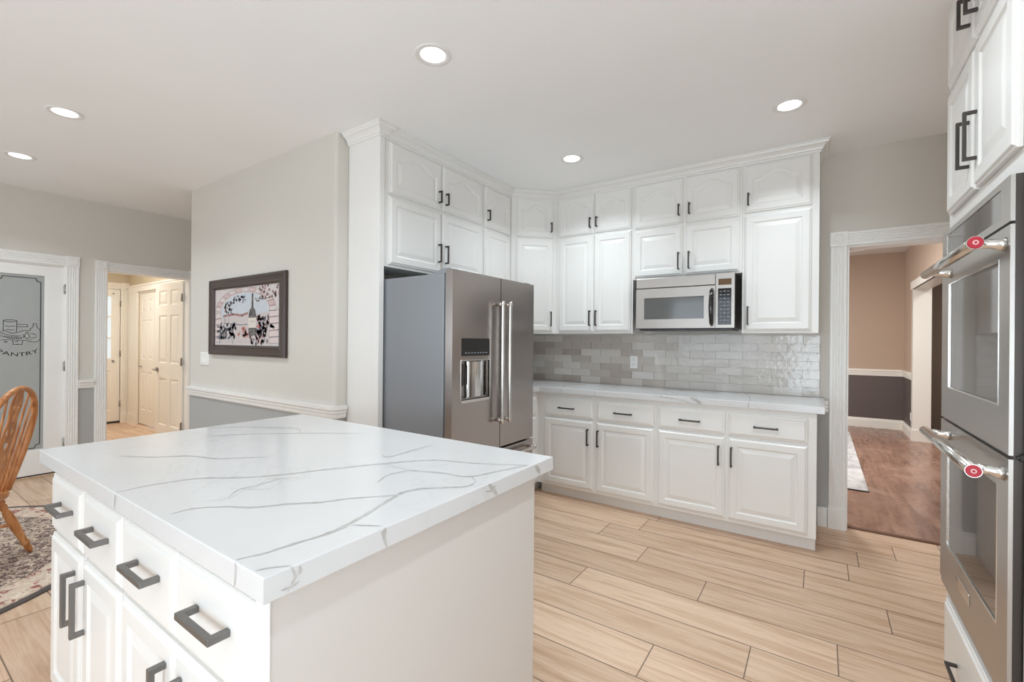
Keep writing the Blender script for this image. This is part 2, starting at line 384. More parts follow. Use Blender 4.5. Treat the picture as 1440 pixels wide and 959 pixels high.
def wall(name, boxes, up='wall', low='wall_low', split=0.85):
    mb = MB()
    for x0, x1, y0, y1, z0, z1 in boxes:
        if z0 < split < z1:
            mb.box(x0, x1, y0, y1, z0, split, 1); mb.box(x0, x1, y0, y1, split, z1, 0)
        else: mb.box(x0, x1, y0, y1, z0, z1, 0 if z0 >= split else 1)
    return struct(name, mb, [up, low])
DO0, DO1, DOZ = 0.155, 1.0, 2.053          # dining doorway
wall('wall_back', [(-2.84, DO0, YB, YB+0.07, 0, CEIL), (DO1, XR+0.1, YB, YB+0.07, 0, CEIL), (DO0, DO1, YB, YB+0.07, DOZ, CEIL)])
wall('wall_dining_near', [(-3.1, DO0, YB+0.0701, YB+0.14, 0, 2.80), (DO1, 3.0, YB+0.0701, YB+0.14, 0, 2.80), (DO0, DO1, YB+0.0701, YB+0.14, DOZ, 2.80)], 'dining_wall', 'dining_low', 0.9)
wall('wall_right', [(XR, XR+0.1, REAR_Y, -1.95, 0, CEIL), (XR, XR+0.1, 0.45, YB, 0, CEIL), (XR, XR+0.1, -1.95, 0.45, 2.30, CEIL)])
gd = struct_root('added_glass_door'); f = MB()  # unseen glass door added to carry the side light
for a_, b_2 in ((-1.95, -0.75), (-0.75, 0.45)):
    f.box(XR+0.03, XR+0.07, a_, a_+0.08, 0, 2.30); f.box(XR+0.03, XR+0.07, b_2-0.08, b_2, 0, 2.30); f.box(XR+0.03, XR+0.07, a_+0.08, b_2-0.08, 0, 0.12); f.box(XR+0.03, XR+0.07, a_+0.08, b_2-0.08, 2.2, 2.30)
f.obj('door_frame', 'trim', gd)
MB().box(XR+0.048, XR+0.052, -1.87, 0.37, 0.12, 2.2).obj('pane', 'pane', gd)
wall('wall_fridge', [(XFW-0.14, XFW-0.001, 1.945, YB, 0, CEIL)])
HO0, HO1, HOZ = 1.561, 2.312, 2.043        # hall doorway
PO0, PO1 = 0.625, 1.245                    # pantry doorway
wall('wall_left', [(XL-0.12, XL, REAR_Y, PO0, 0, CEIL), (XL-0.12, XL, PO1, HO0, 0, CEIL), (XL-0.12, XL, HO1, 3.3, 0, CEIL),
                   (XL-0.12, XL, PO0, PO1, HOZ, CEIL), (XL-0.12, XL, HO0, HO1, HOZ, CEIL)])
# picture wall with rounded corner
def rounded(x, y, r, n=6): return [(x-r+r*math.sin(a), y+r-r*math.cos(a)) for a in [PI/2*i/n for i in range(n+1)]]
pw = MB(); XPW0, XPW1 = -4.945, -2.70
outline = [(XPW0, YP+0.14), (XPW0, YP)] + rounded(XPW1, YP, 0.022) + [(XPW1, YP+0.14)]
pw.prism(outline, 2, 0, 0.85, 1); pw.prism(outline, 2, 0.85, CEIL, 0)
o = struct('wall_picture', pw, ['wall', 'wall_low'])
wall('wall_passage', [(XPW0, XPW0+0.12, YP+0.14, 3.3, 0, CEIL), (XL-0.12, XPW0+0.12, 3.3, 3.42, 0, CEIL)])
# rear wall with windows
bx = []; xs = [XL-0.12] + [c for a in WIN for c in a] + [XR+0.1]
for i in range(0, len(xs), 2): bx.append((xs[i], xs[i+1], REAR_Y-0.12, REAR_Y, 0, CEIL))
for a, b in WIN: bx += ([(a, b, REAR_Y-0.12, REAR_Y, 0, 0.75)] if b < 0 else []) + [(a, b, REAR_Y-0.12, REAR_Y, 2.35, CEIL)]
wall('wall_rear', bx)
for i, (a, b) in enumerate(WIN):
    wr = struct_root('window_%d' % (i+1))  # the last one frames the added aisle glass door
    f = MB(); z0, z1 = (0.75 if b < 0 else 0.0), 2.35; y0, y1 = REAR_Y-0.10, REAR_Y-0.04
    f.box(a, a+0.05, y0, y1, z0, z1); f.box(b-0.05, b, y0, y1, z0, z1); f.box(a, b, y0, y1, z0, z0+0.05); f.box(a, b, y0, y1, z1-0.05, z1)
    f.box((a+b)/2-0.02, (a+b)/2+0.02, y0, y1, z0, z1); f.box(a, b, y0, y1, 1.53, 1.57)
    f.obj('window_frame', 'trim', wr)
    MB().box(a+0.05, b-0.05, REAR_Y-0.072, REAR_Y-0.068, z0+0.05, z1-0.05).obj('pane', 'pane', wr)

# dining room shell
wall('wall_dining_far', [(-3.1, 1.2, 9.33, 9.45, 0, 2.80)], 'dining_wall', 'dining_low', 0.9)
wall('wall_dining_right', [(1.08, 1.24, 8.40, 9.33, 0, 2.80), (1.08, 1.24, 6.2, 8.40, 2.155, 2.80), (1.08, 1.24, YB+0.14, 6.2, 0, 2.80)], 'dining_wall', 'dining_low', 0.9)
wall('wall_dining_left', [(-3.1, -3.0, YB+0.14, 5.0, 0, 2.8), (-3.1, -3.0, 7.4, 9.33, 0, 2.8), (-3.1, -3.0, 5.0, 7.4, 0, 0.7), (-3.1, -3.0, 5.0, 7.4, 2.3, 2.8)], 'dining_wall', 'dining_low', 0.9)
wall('wall_far_room', [(2.9, 3.0, YB+0.14, 9.5, 0, 2.8), (1.24, 2.9, 9.33, 9.45, 0, 2.8)], 'room_far', 'room_far')
# hall shell
wall('wall_hall_far', [(-9.32, -9.2, 0.4, 1.59, 0, CEIL), (-9.32, -9.2, 2.49, 2.72, 0, CEIL), (-9.32, -9.2, 1.59, 2.49, 2.108, CEIL)], 'hall_wall', 'hall_wall')
wall('wall_hall_right', [(-9.2, -8.79, 2.6, 2.72, 0, CEIL), (-8.79, -6.98, 2.6, 2.72, 2.07, CEIL), (-6.98, XL-0.12, 2.6, 2.72, 0, CEIL), (-8.9, -6.9, 3.2, 3.3, 0, CEIL)], 'hall_wall', 'hall_wall')
wall('wall_hall_left', [(-9.2, XL-0.12, 0.4, 0.5, 0, CEIL)], 'hall_wall', 'hall_wall')
# closes the room edges behind the pantry and the passage
# ------------------------------------------------------------------ mouldings
RAILP = [(0, RAIL0), (0.012, RAIL0), (0.016, RAIL0+0.012), (0.016, RAIL0+0.03), (0.024, RAIL0+0.036), (0.024, RAIL0+0.052), (0.034, RAIL0+0.062), (0.034, RAIL1), (0, RAIL1)]
BASEP = [(0, 0.0), (0.016, 0.0), (0.016, 0.105), (0.010, 0.118), (0.010, 0.128), (0.004, 0.14), (0, 0.14)]
def zshift(p, dz): return [(a, b+dz) for a, b in p]
pathp = [(XPW0-0.004, YP+0.13), (XPW0-0.004, YP-0.001), (XPW1-0.022, YP-0.001)] + [(x+0.001, y-0.001) for x, y in rounded(XPW1, YP, 0.022)[1:]] + [(XPW1+0.001, 1.944)]
struct('trim_2', MB().sweep(pathp[1:], RAILP, side=1), 'trim')
struct('baseboard_picture', MB().sweep(pathp[1:], BASEP, side=1), 'trim')
struct('trim_3', MB().sweep([(XL+0.001, HO0-0.098), (XL+0.001, PO1+0.098)], zshift(RAILP, 0.018), side=-1), 'trim')
struct('trim_4', MB().sweep([(-0.004, YB-0.001), (DO0-0.106, YB-0.001)], zshift(RAILP, 0.03), side=1), 'trim')
struct('baseboard_back', MB().sweep([(-0.012, YB-0.001), (DO0-0.108, YB-0.001)], BASEP, side=1), 'trim')
dp = [(DO0-1.5, 9.329), (1.079, 9.329), (1.079, 8.42)]
struct('trim_5', MB().sweep(dp, [(o_*1.1, 0.84+(z-RAIL0)*1.25) for o_, z in RAILP], side=1), 'hall_trim')
struct('baseboard_dining', MB().sweep(dp, [(o_*1.2, 0.004+z*1.08) for o_, z in BASEP], side=1), 'hall_trim')

def fluted(wd, d=0.018, n=4):
    """casing cross-section (across, out) with flutes."""
    p = [(0, 0), (0, d-0.004), (0.004, d), (0.014, d)]
    step = (wd-0.028)/n
    for i in range(n):
        a = 0.014+i*step+0.003; b = 0.014+(i+1)*step-0.003
        p += [(a, d), ((a*3+b)/4, d-0.0045), ((a+b)/2, d-0.006), ((a+3*b)/4, d-0.0045), (b, d)]
    p += [(wd-0.004, d), (wd, d-0.004), (wd, 0)]
    return p
def casing(mb, a, b, top, W=0.095, plinth=True, right=True, head_to=None, lo=0.0):
    """casing in local coords: x across the opening, -y out of the wall."""
    d = 0.018
    sides = [(a-W, a)] + ([(b, b+W)] if right else [])
    for s0, s1 in sides:
        prof = [(s0+x, -y) for x, y in fluted(s1-s0, d)]
        mb.prism(prof, 2, lo+(0.16 if plinth else 0), top)
        if plinth:
            mb.prism([(s0-0.004, 0), (s0-0.004, -0.026), (s1+0.004 if s0 > a else s1, -0.026), (s1+0.004 if s0 > a else s1, 0)], 2, lo, lo+0.145)
            mb.prism([(s0-0.002, 0), (s0-0.002, -0.022), (s1, -0.022), (s1, 0)], 2, lo+0.145, lo+0.165)
        # rosette corner block
        mb.box(s0-0.002, s1+0.002, -0.024, 0, top, top+W+0.004)
        cx, cz = (s0+s1)/2, top+W/2+0.002
        prof = [(W*0.40, 0.0), (W*0.40, 0.004), (W*0.34, 0.006), (W*0.28, 0.0015), (W*0.2, 0.005), (W*0.12, 0.002), (0.001, 0.007)]
        L = [[(cx+r*math.cos(2*PI*k/20), -0.024-z, cz+r*math.sin(2*PI*k/20)) for k in range(20)] for r, z in prof]
        mb.loops(L, True, False, True)
    x1 = head_to if head_to is not None else b-0.002
    prof = [(-y, top+x) for x, y in fluted(W, d)]
    mb.prism(prof, 0, a+0.002, x1)
    return mb
def jamb(mb, a, b, top, depth, th=0.005):
    mb.box(a, a+th, 0.0, depth, 0, top); mb.box(b-th, b, 0.0, depth, 0, top); mb.box(a+th, b-th, 0.0, depth, top-th, top)
    return mb
def placed(name, mb, mats, loc, rz, bevel=0.0):
    o = struct(name, mb, mats, None, bevel); o.location = loc; o.rotation_euler = (0, 0, rz); return o
# dining doorway casing: local x = world x, -y = world -y
placed('trim_6', casing(jamb(MB(), DO0, DO1, DOZ, 0.142, 0.012), DO0, DO1, DOZ, 0.10), 'trim', (0, YB-0.001, 0), 0)
# left wall faces +X: rz=+90 -> local x = world y, local -y = world +x
placed('trim_7', casing(jamb(MB(), HO0, HO1, HOZ, 0.122), HO0, HO1, HOZ, 0.095), 'trim', (XL+0.001, 0, 0), PI/2)
placed('trim_8', casing(jamb(MB(), PO0, PO1, HOZ+0.005, 0.122, 0.012), PO0, PO1, HOZ+0.005, 0.098), 'trim', (XL+0.001, 0, 0), PI/2)
# dining cased opening, jamb facing the camera with a stepped cap
jm = MB(); jm.box(1.062, 1.258, 8.385, 8.42, 0.004, 2.15); jm.box(1.05, 1.27, 8.372, 8.43, 0.004, 0.16)
jm.box(1.054, 1.266, 6.18, 8.43, 2.15, 2.20); jm.box(1.062, 1.258, 6.3, 8.385, 2.12, 2.15)
jm.box(1.048, 1.079, 6.1, 8.50, 2.12, 2.225); jm.box(1.062, 1.0795, 8.40, 8.475, 0.004, 2.12)
struct('trim_9', jm, 'hall_trim')
# thin wavy ridge under the dining room ceiling
struct('ceiling_ridge', MB().sweep([(-0.6, 9.16), (0.31, 9.018), (0.412, 8.88), (0.541, 8.83), (0.695, 8.616), (0.867, 8.548), (0.90, 8.0)], [(0, 2.7985), (0.06, 2.7985), (0.045, 2.782), (0.015, 2.782)], side=1), 'dining_ceiling')
# hall trims
placed('trim_11', casing(jamb(MB(), 1.585, 2.495, 2.112, 0.05), 1.585, 2.495, 2.112, 0.098), 'hall_trim', (-9.199, 0, 0), PI/2)
hc = MB(); hc.box(-9.15, -8.79, 2.575, 2.599, 0.0, 2.06); hc.box(-9.16, -6.45, 2.57, 2.599, 2.06, 2.14); hc.box(-9.16, -6.45, 2.56, 2.599, 2.14, 2.165); hc.box(-6.98, -6.70, 2.575, 2.599, 0.0, 2.06)
hc.box(-9.16, -8.785, 2.568, 2.599, 0.0, 0.14); hc.box(-8.79, -6.98, 2.60, 2.66, 2.035, 2.06)
struct('trim_12', hc, 'hall_trim')

# ------------------------------------------------------------------ panel doors of the house
def panel_slab(mb, x0, x1, z0, z1, y0, th, panels, depth=0.008, mi=0, holes=()):
    """slab with its face at y0 (towards -y); panels = rects sunk with raised fields; holes = rects left open."""
    xs = sorted(set([x0, x1] + [c for p in list(panels)+list(holes) for c in p[:2]]))
    zs = sorted(set([z0, z1] + [c for p in list(panels)+list(holes) for c in p[2:]]))
    inside = lambda R, a, b, c, d: any(p[0]-1e-6 <= a and b <= p[1]+1e-6 and p[2]-1e-6 <= c and d <= p[3]+1e-6 for p in R)
    for i in range(len(xs)-1):
        for j in range(len(zs)-1):
            a, b, c, d = xs[i], xs[i+1], zs[j], zs[j+1]
            if inside(panels, a, b, c, d) or inside(holes, a, b, c, d): continue
            mb.quad([(a,y0,c),(b,y0,c),(b,y0,d),(a,y0,d)], mi)
            if True: mb.quad([(a,y0+th,c),(a,y0+th,d),(b,y0+th,d),(b,y0+th,c)], mi)
    for a, b, c, d in panels:
        rect = lambda e, y: [(a+e,y,c+e),(b-e,y,c+e),(b-e,y,d-e),(a+e,y,d-e)]
        for yy, sg in ((y0, 1), (y0+th, -1)):
            mb.loops([rect(0, yy), rect(0.008, yy+sg*depth), rect(0.02, yy+sg*depth), rect(0.05, yy+sg*depth*0.25)], True, False, True, mi)
    for a, b, c, d in holes:
        for p, q in (((a,c),(b,c)), ((b,c),(b,d)), ((b,d),(a,d)), ((a,d),(a,c))):
            mb.quad([(p[0],y0,p[1]),(q[0],y0,q[1]),(q[0],y0+th,q[1]),(p[0],y0+th,p[1])], mi)
    for p, q in (((x0,z0),(x1,z0)), ((x1,z0),(x1,z1)), ((x1,z1),(x0,z1)), ((x0,z1),(x0,z0))):
        mb.quad([(p[0],y0,p[1]),(q[0],y0,q[1]),(q[0],y0+th,q[1]),(p[0],y0+th,p[1])], mi)
    return mb
def six_panels(x0, x1, z0=0.0, stile=0.105, mid=0.10):
    c = (x0+x1)/2; cols = [(x0+stile, c-mid/2), (c+mid/2, x1-stile)]
    rows = [(z0+0.24, z0+0.825), (z0+1.02, z0+1.62), (z0+1.745, z0+1.93)]
    return [(a, b, r0, r1) for a, b in cols for r0, r1 in rows]
def hinges(root, x, y, zs, name='hinge', mat='hinge'):
    for z in zs:
        h = MB(); h.tube([(x, y, z-0.045), (x, y, z+0.045)], 0.0075, 10); h.box(x-0.012, x+0.012, y+0.003, y+0.007, z-0.044, z+0.044)
        h.tube([(x, y, z+0.045), (x, y, z+0.052)], 0.005, 8); h.obj(name, mat, root)

# pantry door (door_1), in the left wall: local x = world y, local -y = world +x
d1 = struct_root('door_1', (XL-0.012, 0, 0), PI/2)
GX0, GX1, GZ0, GZ1 = PO0+0.132, PO1-0.132, 0.258, 1.945
o = panel_slab(MB(), PO0+0.004, PO1-0.004, 0.03, HOZ-0.008, 0.0, 0.036, [], holes=[(GX0, GX1, GZ0, GZ1)])
st = MB()
for e0, e1 in (((GX0, GZ0), (GX1, GZ1)),):
    for x0, x1, z0, z1 in ((GX0, GX0+0.012, GZ0, GZ1), (GX1-0.012, GX1, GZ0, GZ1), (GX0+0.012, GX1-0.012, GZ0, GZ0+0.012), (GX0+0.012, GX1-0.012, GZ1-0.012, GZ1)):
        o.box(x0, x1, 0.002, 0.03, z0, z1)
o.obj('door_leaf', 'trim', d1)
MB().box(GX0+0.012, GX1-0.012, 0.012, 0.018, GZ0+0.012, GZ1-0.012).obj('glass_pane', 'frost', d1)
hinges(d1, PO1-0.002, -0.012, (1.818, 1.058, 0.305))
MB().prism([(0.0, 0.0), (0.0, 0.012), (0.04, 0.012), (0.04, 0.0)], 0, PO0+0.004, PO1-0.004).xf(Matrix.Translation((0, 0, 0.016))).obj('door_sweep', 'etch', d1)
# etching on the pane
def strip(mb, pts, wd, y, closed=False, mi=0):
    """flat line in the x-z plane at y"""
    P = [Vector((p[0], p[1])) for p in pts]; n = len(P)
    for i in range(n if closed else n-1):
        a, b = P[i], P[(i+1) % n]
        if (b-a).length < 1e-6: continue
        d = (b-a).normalized(); k = Vector((-d.y, d.x))*wd/2; a2 = a-d*wd*0.35; b2 = b+d*wd*0.35
        mb.add([(q.x, y+dy, q.y) for dy in (0, 0.0012) for q in (a2-k, b2-k, b2+k, a2+k)],
               [(0,1,2,3), (7,6,5,4), (0,4,5,1), (1,5,6,2), (2,6,7,3), (3,7,4,0)], mi)
ye = 0.0098; et = MB(); cx = (GX0+GX1)/2
x0, x1, z0, z1, n_ = GX0+0.036, GX1-0.036, 0.285, 1.905, 0.035
strip(et, [(x0+n_, z0), (x1-n_, z0), (x1-n_*0.75, z0+n_*0.75), (x1, z0+n_), (x1, z1-n_), (x1-n_*0.75, z1-n_*0.75), (x1-n_, z1), (x0+n_, z1), (x0+n_*0.75, z1-n_*0.75), (x0, z1-n_), (x0, z0+n_), (x0+n_*0.75, z0+n_*0.75)], 0.0065, ye, True)
E_ = lambda px, pz: (0.800+px*0.000438, 1.213+(880-pz)*0.000415)     # zoomed picture of the etching -> door plane
def el(pts, wd=0.0038, closed=False): strip(et, [E_(*p) for p in pts], wd, ye, closed)
el([(80,215),(80,440)]); el([(278,215),(270,470)])
el([(180+100*math.cos(a), 205+22*math.sin(a)) for a in [2*PI*i/20 for i in range(20)]], closed=True)
el([(110,320),(170,332),(250,318)]); el([(120,400),(190,412),(240,405)]); el([(85,420),(130,445),(200,480),(270,470)])
el([(285,280),(430,280)]); el([(285,330),(440,335)]); el([(425,280),(440,335)]); el([(290,470),(340,430),(400,412),(470,420)]); el([(470,375),(475,420)])
el([(520,255),(520,320),(490,360),(470,380)]); el([(520,255),(570,255)]); el([(570,255),(580,340),(620,390),(632,470),(630,600),(600,660),(540,680),(440,665)])
el([(480,480),(530,490),(570,520)]); el([(480,580),(540,582),(575,560)]); el([(430,440),(400,500),(390,560),(430,600),(470,560),(450,500),(430,440)])
el([(30,440),(80,500),(200,530),(340,545)]); el([(0,520),(90,560),(200,600),(330,600),(385,560),(370,510)]); el([(60,625),(200,630),(380,640),(490,625)]); el([(100,545),(180,560),(300,570)])
for i in range(7): el([(140+i*32, 575), (150+i*32, 598)])
el([(0,600),(40,640),(10,690)]); el([(95,665),(120,655),(140,680),(110,685),(95,665)]); el([(215,640),(225,735),(350,740),(365,660)]); el([(240,680),(290,670),(280,650)]); el([(270,735),(300,720)])
et.obj('etched_drawing', 'etch', d1)
def text_mesh(body, size, extrude=0.0006):
    cu = bpy.data.curves.new('lettering', 'FONT'); cu.body = body; cu.size = size; cu.extrude = extrude; cu.resolution_u = 3
    to = bpy.data.objects.new('lettering_source', cu); C.objects.link(to)
    dg = bpy.context.evaluated_depsgraph_get(); dg.update()
    me = bpy.data.meshes.new_from_object(to.evaluated_get(dg)); bpy.data.objects.remove(to); return me
me = text_mesh('PANTRY', 0.062)
xs_ = [v.co.x for v in me.vertices]; wtxt = max(xs_)-min(xs_); xm = (max(xs_)+min(xs_))/2
for v in me.vertices:
    tt = (v.co.x-xm)/wtxt; ang = tt*0.62
    x_ = tt*0.268; h = v.co.y
    v.co = Vector((0.932 + x_ - h*math.sin(ang)*0.7, ye-0.0006+v.co.z*0.5, 1.163 + 0.16*tt*tt + h*0.80))
me.materials.append(M['etch']); lo = bpy.data.objects.new('lettering', me); C.objects.link(lo); lo.parent = d1

# hall door (door_2) standing open into the hall
d2 = struct_root('door_2', (XL-0.126, HO1-0.022, 0), math.radians(181.0))
pn = six_panels(0.0, 0.78, 0.012)
panel_slab(MB(), 0.0, 0.78, 0.012, 2.03, 0.0, 0.036, pn).xf(Matrix.Scale(-1, 4, (0, 1, 0))).obj('door_leaf', 'hall_trim', d2)
hinges(d2, -0.006, 0.01, (1.83, 1.06, 0.29))
for sgn, y in ((1, 0.0), (-1, -0.036)):
    k = MB(); k.disc((0.71, y, 0.945), (0, sgn, 0), 0.027, 0.012, 20); k.tube([(0.71, y, 0.945), (0.71, y+sgn*0.05, 0.945)], 0.009, 10)
    k.tube([(0.71, y+sgn*0.05, 0.945), (0.66, y+sgn*0.052, 0.947), (0.60, y+sgn*0.045, 0.935)], 0.009, 10); k.obj('door_lever', 'hinge', d2)

# outside door of the hall (door_3)
d3 = struct_root('door_3', (-9.21, 0, 0), PI/2)
dl = panel_slab(MB(), 1.60, 2.487, 0.03, 2.10, 0.0, 0.04, [(1.71, 2.0, 0.2, 0.83), (2.09, 2.38, 0.2, 0.83)], holes=[(1.71, 2.38, 1.02, 1.99)])
for z in (1.34, 1.675): dl.box(1.71, 2.38, 0.004, 0.036, z-0.014, z+0.014)
for x in (1.933, 2.157): dl.box(x-0.014, x+0.014, 0.004, 0.036, 1.02, 1.99)
dl.obj('door_leaf', 'hall_trim', d3)
MB().box(1.71, 2.38, 0.017, 0.022, 1.02, 1.99).obj('glass_pane', 'lite', d3)
hinges(d3, 2.492, -0.012, (1.88, 1.09, 0.298))
MB().box(1.60, 2.487, 0.0, 0.04, 0.004, 0.028).obj('door_sweep', 'etch', d3)
for z, r in ((0.978, 0.014), (2.037, 0.01)):
    MB().disc((2.40, 0.0, z), (0, -1, 0), r, 0.02, 16).obj('bolt', 'hinge', d3)
# bifold closet doors (door_4), facing -y
d4 = struct_root('door_4', (0, 2.612, 0), 0)
for a, b, tilt in ((-8.785, -8.19, 0.0), (-8.184, -7.585, 0.0), (-7.58, -6.985, 0)):
    panel_slab(MB(), a, b, 0.02, 2.03, 0.0, 0.03, six_panels(a, b, 0.0, 0.09, 0.09)).obj('leaf', 'hall_trim', d4)
k = MB(); k.tube([(-8.70, 0, 0.907), (-8.70, -0.018, 0.907), (-8.70, -0.032, 0.907)], [0.008, 0.008, 0.016], 12); k.obj('knob', 'hinge', d4)

# ------------------------------------------------------------------ cabinet parts (local: x across, -y to the front, face frame at y=0)
def outline(a, b, c, d, inset, arch, K=14):
    x0, x1, z0, z1 = a+inset, b-inset, c+inset, d-inset
    pts = [(x0, z0), (x1, z0)]
    for i in range(K+1):
        tt = 1-i/K; s = (tt-0.10)/0.80
        bump = 0.5-0.5*math.cos(2*PI*s) if 0 < s < 1 else 0.0
        bump = bump**0.8
        pts.append((x0+(x1-x0)*tt, z1 - arch*(1-bump)))
    return pts
def door_mesh(a, b, c, d, y=-0.02, th=0.019, arch=0.0, fw=0.058):
    mb = MB()
    def L(inset, yy, ar=0.0): return [(x, yy, z) for x, z in outline(a, b, c, d, inset, ar)]
    mb.loops([L(0, y+th), L(0, y+0.010), L(0.003, y+0.007), L(0.008, y+0.006), L(0.013, y+0.001), L(0.016, y),
              L(fw-0.004, y, arch), L(fw+0.002, y+0.006, arch), L(fw+0.007, y+0.0075, arch), L(fw+0.012, y+0.0065, arch), L(fw+0.034, y+0.001, arch), L(fw+0.038, y+0.0005, arch)], True, True, True)
    return mb
def slab_mesh(a, b, c, d, y=-0.02, th=0.019):
    mb = MB()
    def L(i, yy): return [(a+i, yy, c+i), (b-i, yy, c+i), (b-i, yy, d-i), (a+i, yy, d-i)]
    mb.loops([L(0, y+th), L(0, y+0.010), L(0.003, y+0.007), L(0.010, y+0.006), L(0.016, y+0.001), L(0.020, y)], True, True, True)
    return mb
PULL = {}
def pull(parent, x, z, length, vertical, y=-0.02, so=0.034, wd=0.011):
    key = (round(length, 3), wd)
    if key not in PULL:
        h = length/2; t_ = wd
        U = [(-h, 0), (-h, -so), (h, -so), (h, 0), (h-t_, 0), (h-t_, -so+t_*0.9), (-h+t_, -so+t_*0.9), (-h+t_, 0)]
        mb = MB(); mb.prism([(p[0], p[1]) for p in U], 2, -wd/2, wd/2); PULL[key] = mb.mesh('handle', ['pull' if wd > 0.012 else 'pull_dark'])
    o = bpy.data.objects.new('handle', PULL[key]); C.objects.link(o); o.parent = parent
    o.location = (x, y, z); o.rotation_euler = (0, PI/2 if vertical else 0, 0)
    b = o.modifiers.new('bevel', 'BEVEL'); b.width = 0.0015; b.segments = 2
    return o
def cab_door(root, a, b, c, d, arch=0.0, hx=None, hz=None, hl=0.137, fw=0.058, name='door', mat='white', wd=0.011):
    o = door_mesh(a, b, c, d, arch=arch, fw=fw).obj(name, mat, root)
    if hx is not None: pull(o, hx, hz, hl, True, wd=wd)
    return o
def cab_drawer(root, a, b, c, d, hx=None, hz=None, hl=0.145, mat='white', wd=0.011, so=0.034):
    o = slab_mesh(a, b, c, d).obj('drawer', mat, root)
    if hx is not None: pull(o, hx, hz, hl, False, wd=wd, so=so)
    return o
def carcass(root, boxes, mat='white', name='carcass'):
    mb = MB()
    for bx in boxes: mb.box(*bx)
    return mb.obj(name, mat, root, 0.0015, 1)

# ------------------------------------------------------------------ wall cabinets on the back wall
FU = 3.785; DU = YB-0.003-FU
UB, UT = 1.418, 2.70
BW = 'white wall cabinets on the back wall'
def back_cab(label, x0, x1, bottom, group=BW):
    r = thing('wall_cabinet', label, 'cabinet', (x0, FU, bottom), 0, group)
    return r, (lambda X: X-x0), (lambda Z: Z-bottom)
# pair left of the microwave
r, fx, fz = back_cab('white four-door wall cabinet left of the microwave, two tall doors under two arched ones', -2.062, -1.326, UB)
carcass(r, [(0, 0.736, 0, DU, 0, fz(UT))])
cab_door(r, fx(-2.034), fx(-1.684), fz(1.438), fz(2.298), hx=fx(-1.711), hz=fz(1.556))
cab_door(r, fx(-1.680), fx(-1.341), fz(1.438), fz(2.298), hx=fx(-1.652), hz=fz(1.556))
cab_door(r, fx(-2.034), fx(-1.684), fz(2.318), fz(2.668), arch=0.052, hx=fx(-1.714), hz=fz(2.41), hl=0.09)
cab_door(r, fx(-1.680), fx(-1.341), fz(2.318), fz(2.668), arch=0.052, hx=fx(-1.652), hz=fz(2.41), hl=0.09)
# over the microwave
r, fx, fz = back_cab('white four-door wall cabinet directly above the stainless microwave', -1.325, -0.491, 1.872)
carcass(r, [(0, 0.834, 0, DU, 0, fz(UT))])
for a, b, hx in ((-1.312, -0.921, -0.946), (-0.897, -0.509, -0.866)):
    cab_door(r, fx(a), fx(b), fz(1.888), fz(2.282), hx=fx(hx), hz=fz(1.998))
    cab_door(r, fx(a), fx(b), fz(2.30), fz(2.664), arch=0.052, hx=fx(hx), hz=fz(2.406), hl=0.09)
# right end
r, fx, fz = back_cab('white wall cabinet at the right end, one tall door under one arched door', -0.490, -0.012, UB)
carcass(r, [(0, 0.478, 0, DU, 0, fz(UT))])
cab_door(r, fx(-0.475), fx(-0.056), fz(1.436), fz(2.290), hx=fx(-0.447), hz=fz(1.548))
cab_door(r, fx(-0.475), fx(-0.056), fz(2.313), fz(2.660), arch=0.055, hx=fx(-0.449), hz=fz(2.406), hl=0.09)
# diagonal corner cabinet
DX, DY = -2.372, 3.475
dl_ = math.hypot(-2.066-DX, FU-DY)
r = thing('corner_wall_cabinet', 'white diagonal corner wall cabinet with one tall door under a small arched door', 'cabinet', (DX, DY, UB), math.atan2(FU-DY, -2.066-DX), BW)
inv = Matrix.Rotation(-math.atan2(FU-DY, -2.066-DX), 3, 'Z')
poly = [inv @ Vector((x-DX, y-DY, 0)) for x, y in ((DX, DY), (-2.0635, FU), (-2.0635, YB-0.003), (XFW+0.003, YB-0.003), (XFW+0.003, DY+0.0015))]
MB().prism([(p.x, p.y) for p in poly], 2, 0, UT-UB).obj('carcass', 'white', r)
cab_door(r, 0.045, dl_-0.035, 1.438-UB, 2.292-UB, hx=dl_-0.063, hz=1.555-UB)
cab_door(r, 0.045, dl_-0.035, 2.312-UB, 2.668-UB, arch=0.055, hx=dl_-0.063, hz=2.408-UB, hl=0.09)
# over the refrigerator, faces +X (rz=+90: local x = world y)
FX = -2.382; DF = FX-(XFW+0.003)
r = thing('wall_cabinet', 'white four-door wall cabinet over the refrigerator, beside the tall side panel', 'cabinet', (FX, 1.992, 1.832), PI/2, 'white wall cabinets on the refrigerator wall')
fx = lambda Y: Y-1.992
fz = lambda Z: Z-1.832
carcass(r, [(0, 3.050-1.992, 0, DF, 0, fz(UT))])
for a, b, hx in ((2.036, 2.528, 2.497), (2.545, 3.032, 2.574)):
    cab_door(r, fx(a), fx(b), fz(1.850), fz(2.300), hx=fx(hx), hz=fz(1.993))
    cab_door(r, fx(a), fx(b), fz(2.322), fz(2.664), arch=0.055, hx=fx(hx), hz=fz(2.412), hl=0.09)
r = thing('wall_cabinet', 'narrow white wall cabinet right of the refrigerator cabinet, a plain door under an arched one', 'cabinet', (FX, 3.051, UB), PI/2, 'white wall cabinets on the refrigerator wall')
fx = lambda Y: Y-3.051
fz = lambda Z: Z-UB
carcass(r, [(0, 3.4735-3.051, 0, DF, 0, fz(UT))])
cab_door(r, fx(3.066), fx(3.45), fz(1.438), fz(2.298), hx=fx(3.096), hz=fz(1.556))
cab_door(r, fx(3.066), fx(3.45), fz(2.318), fz(2.664), arch=0.055, hx=fx(3.096), hz=fz(2.416), hl=0.09)
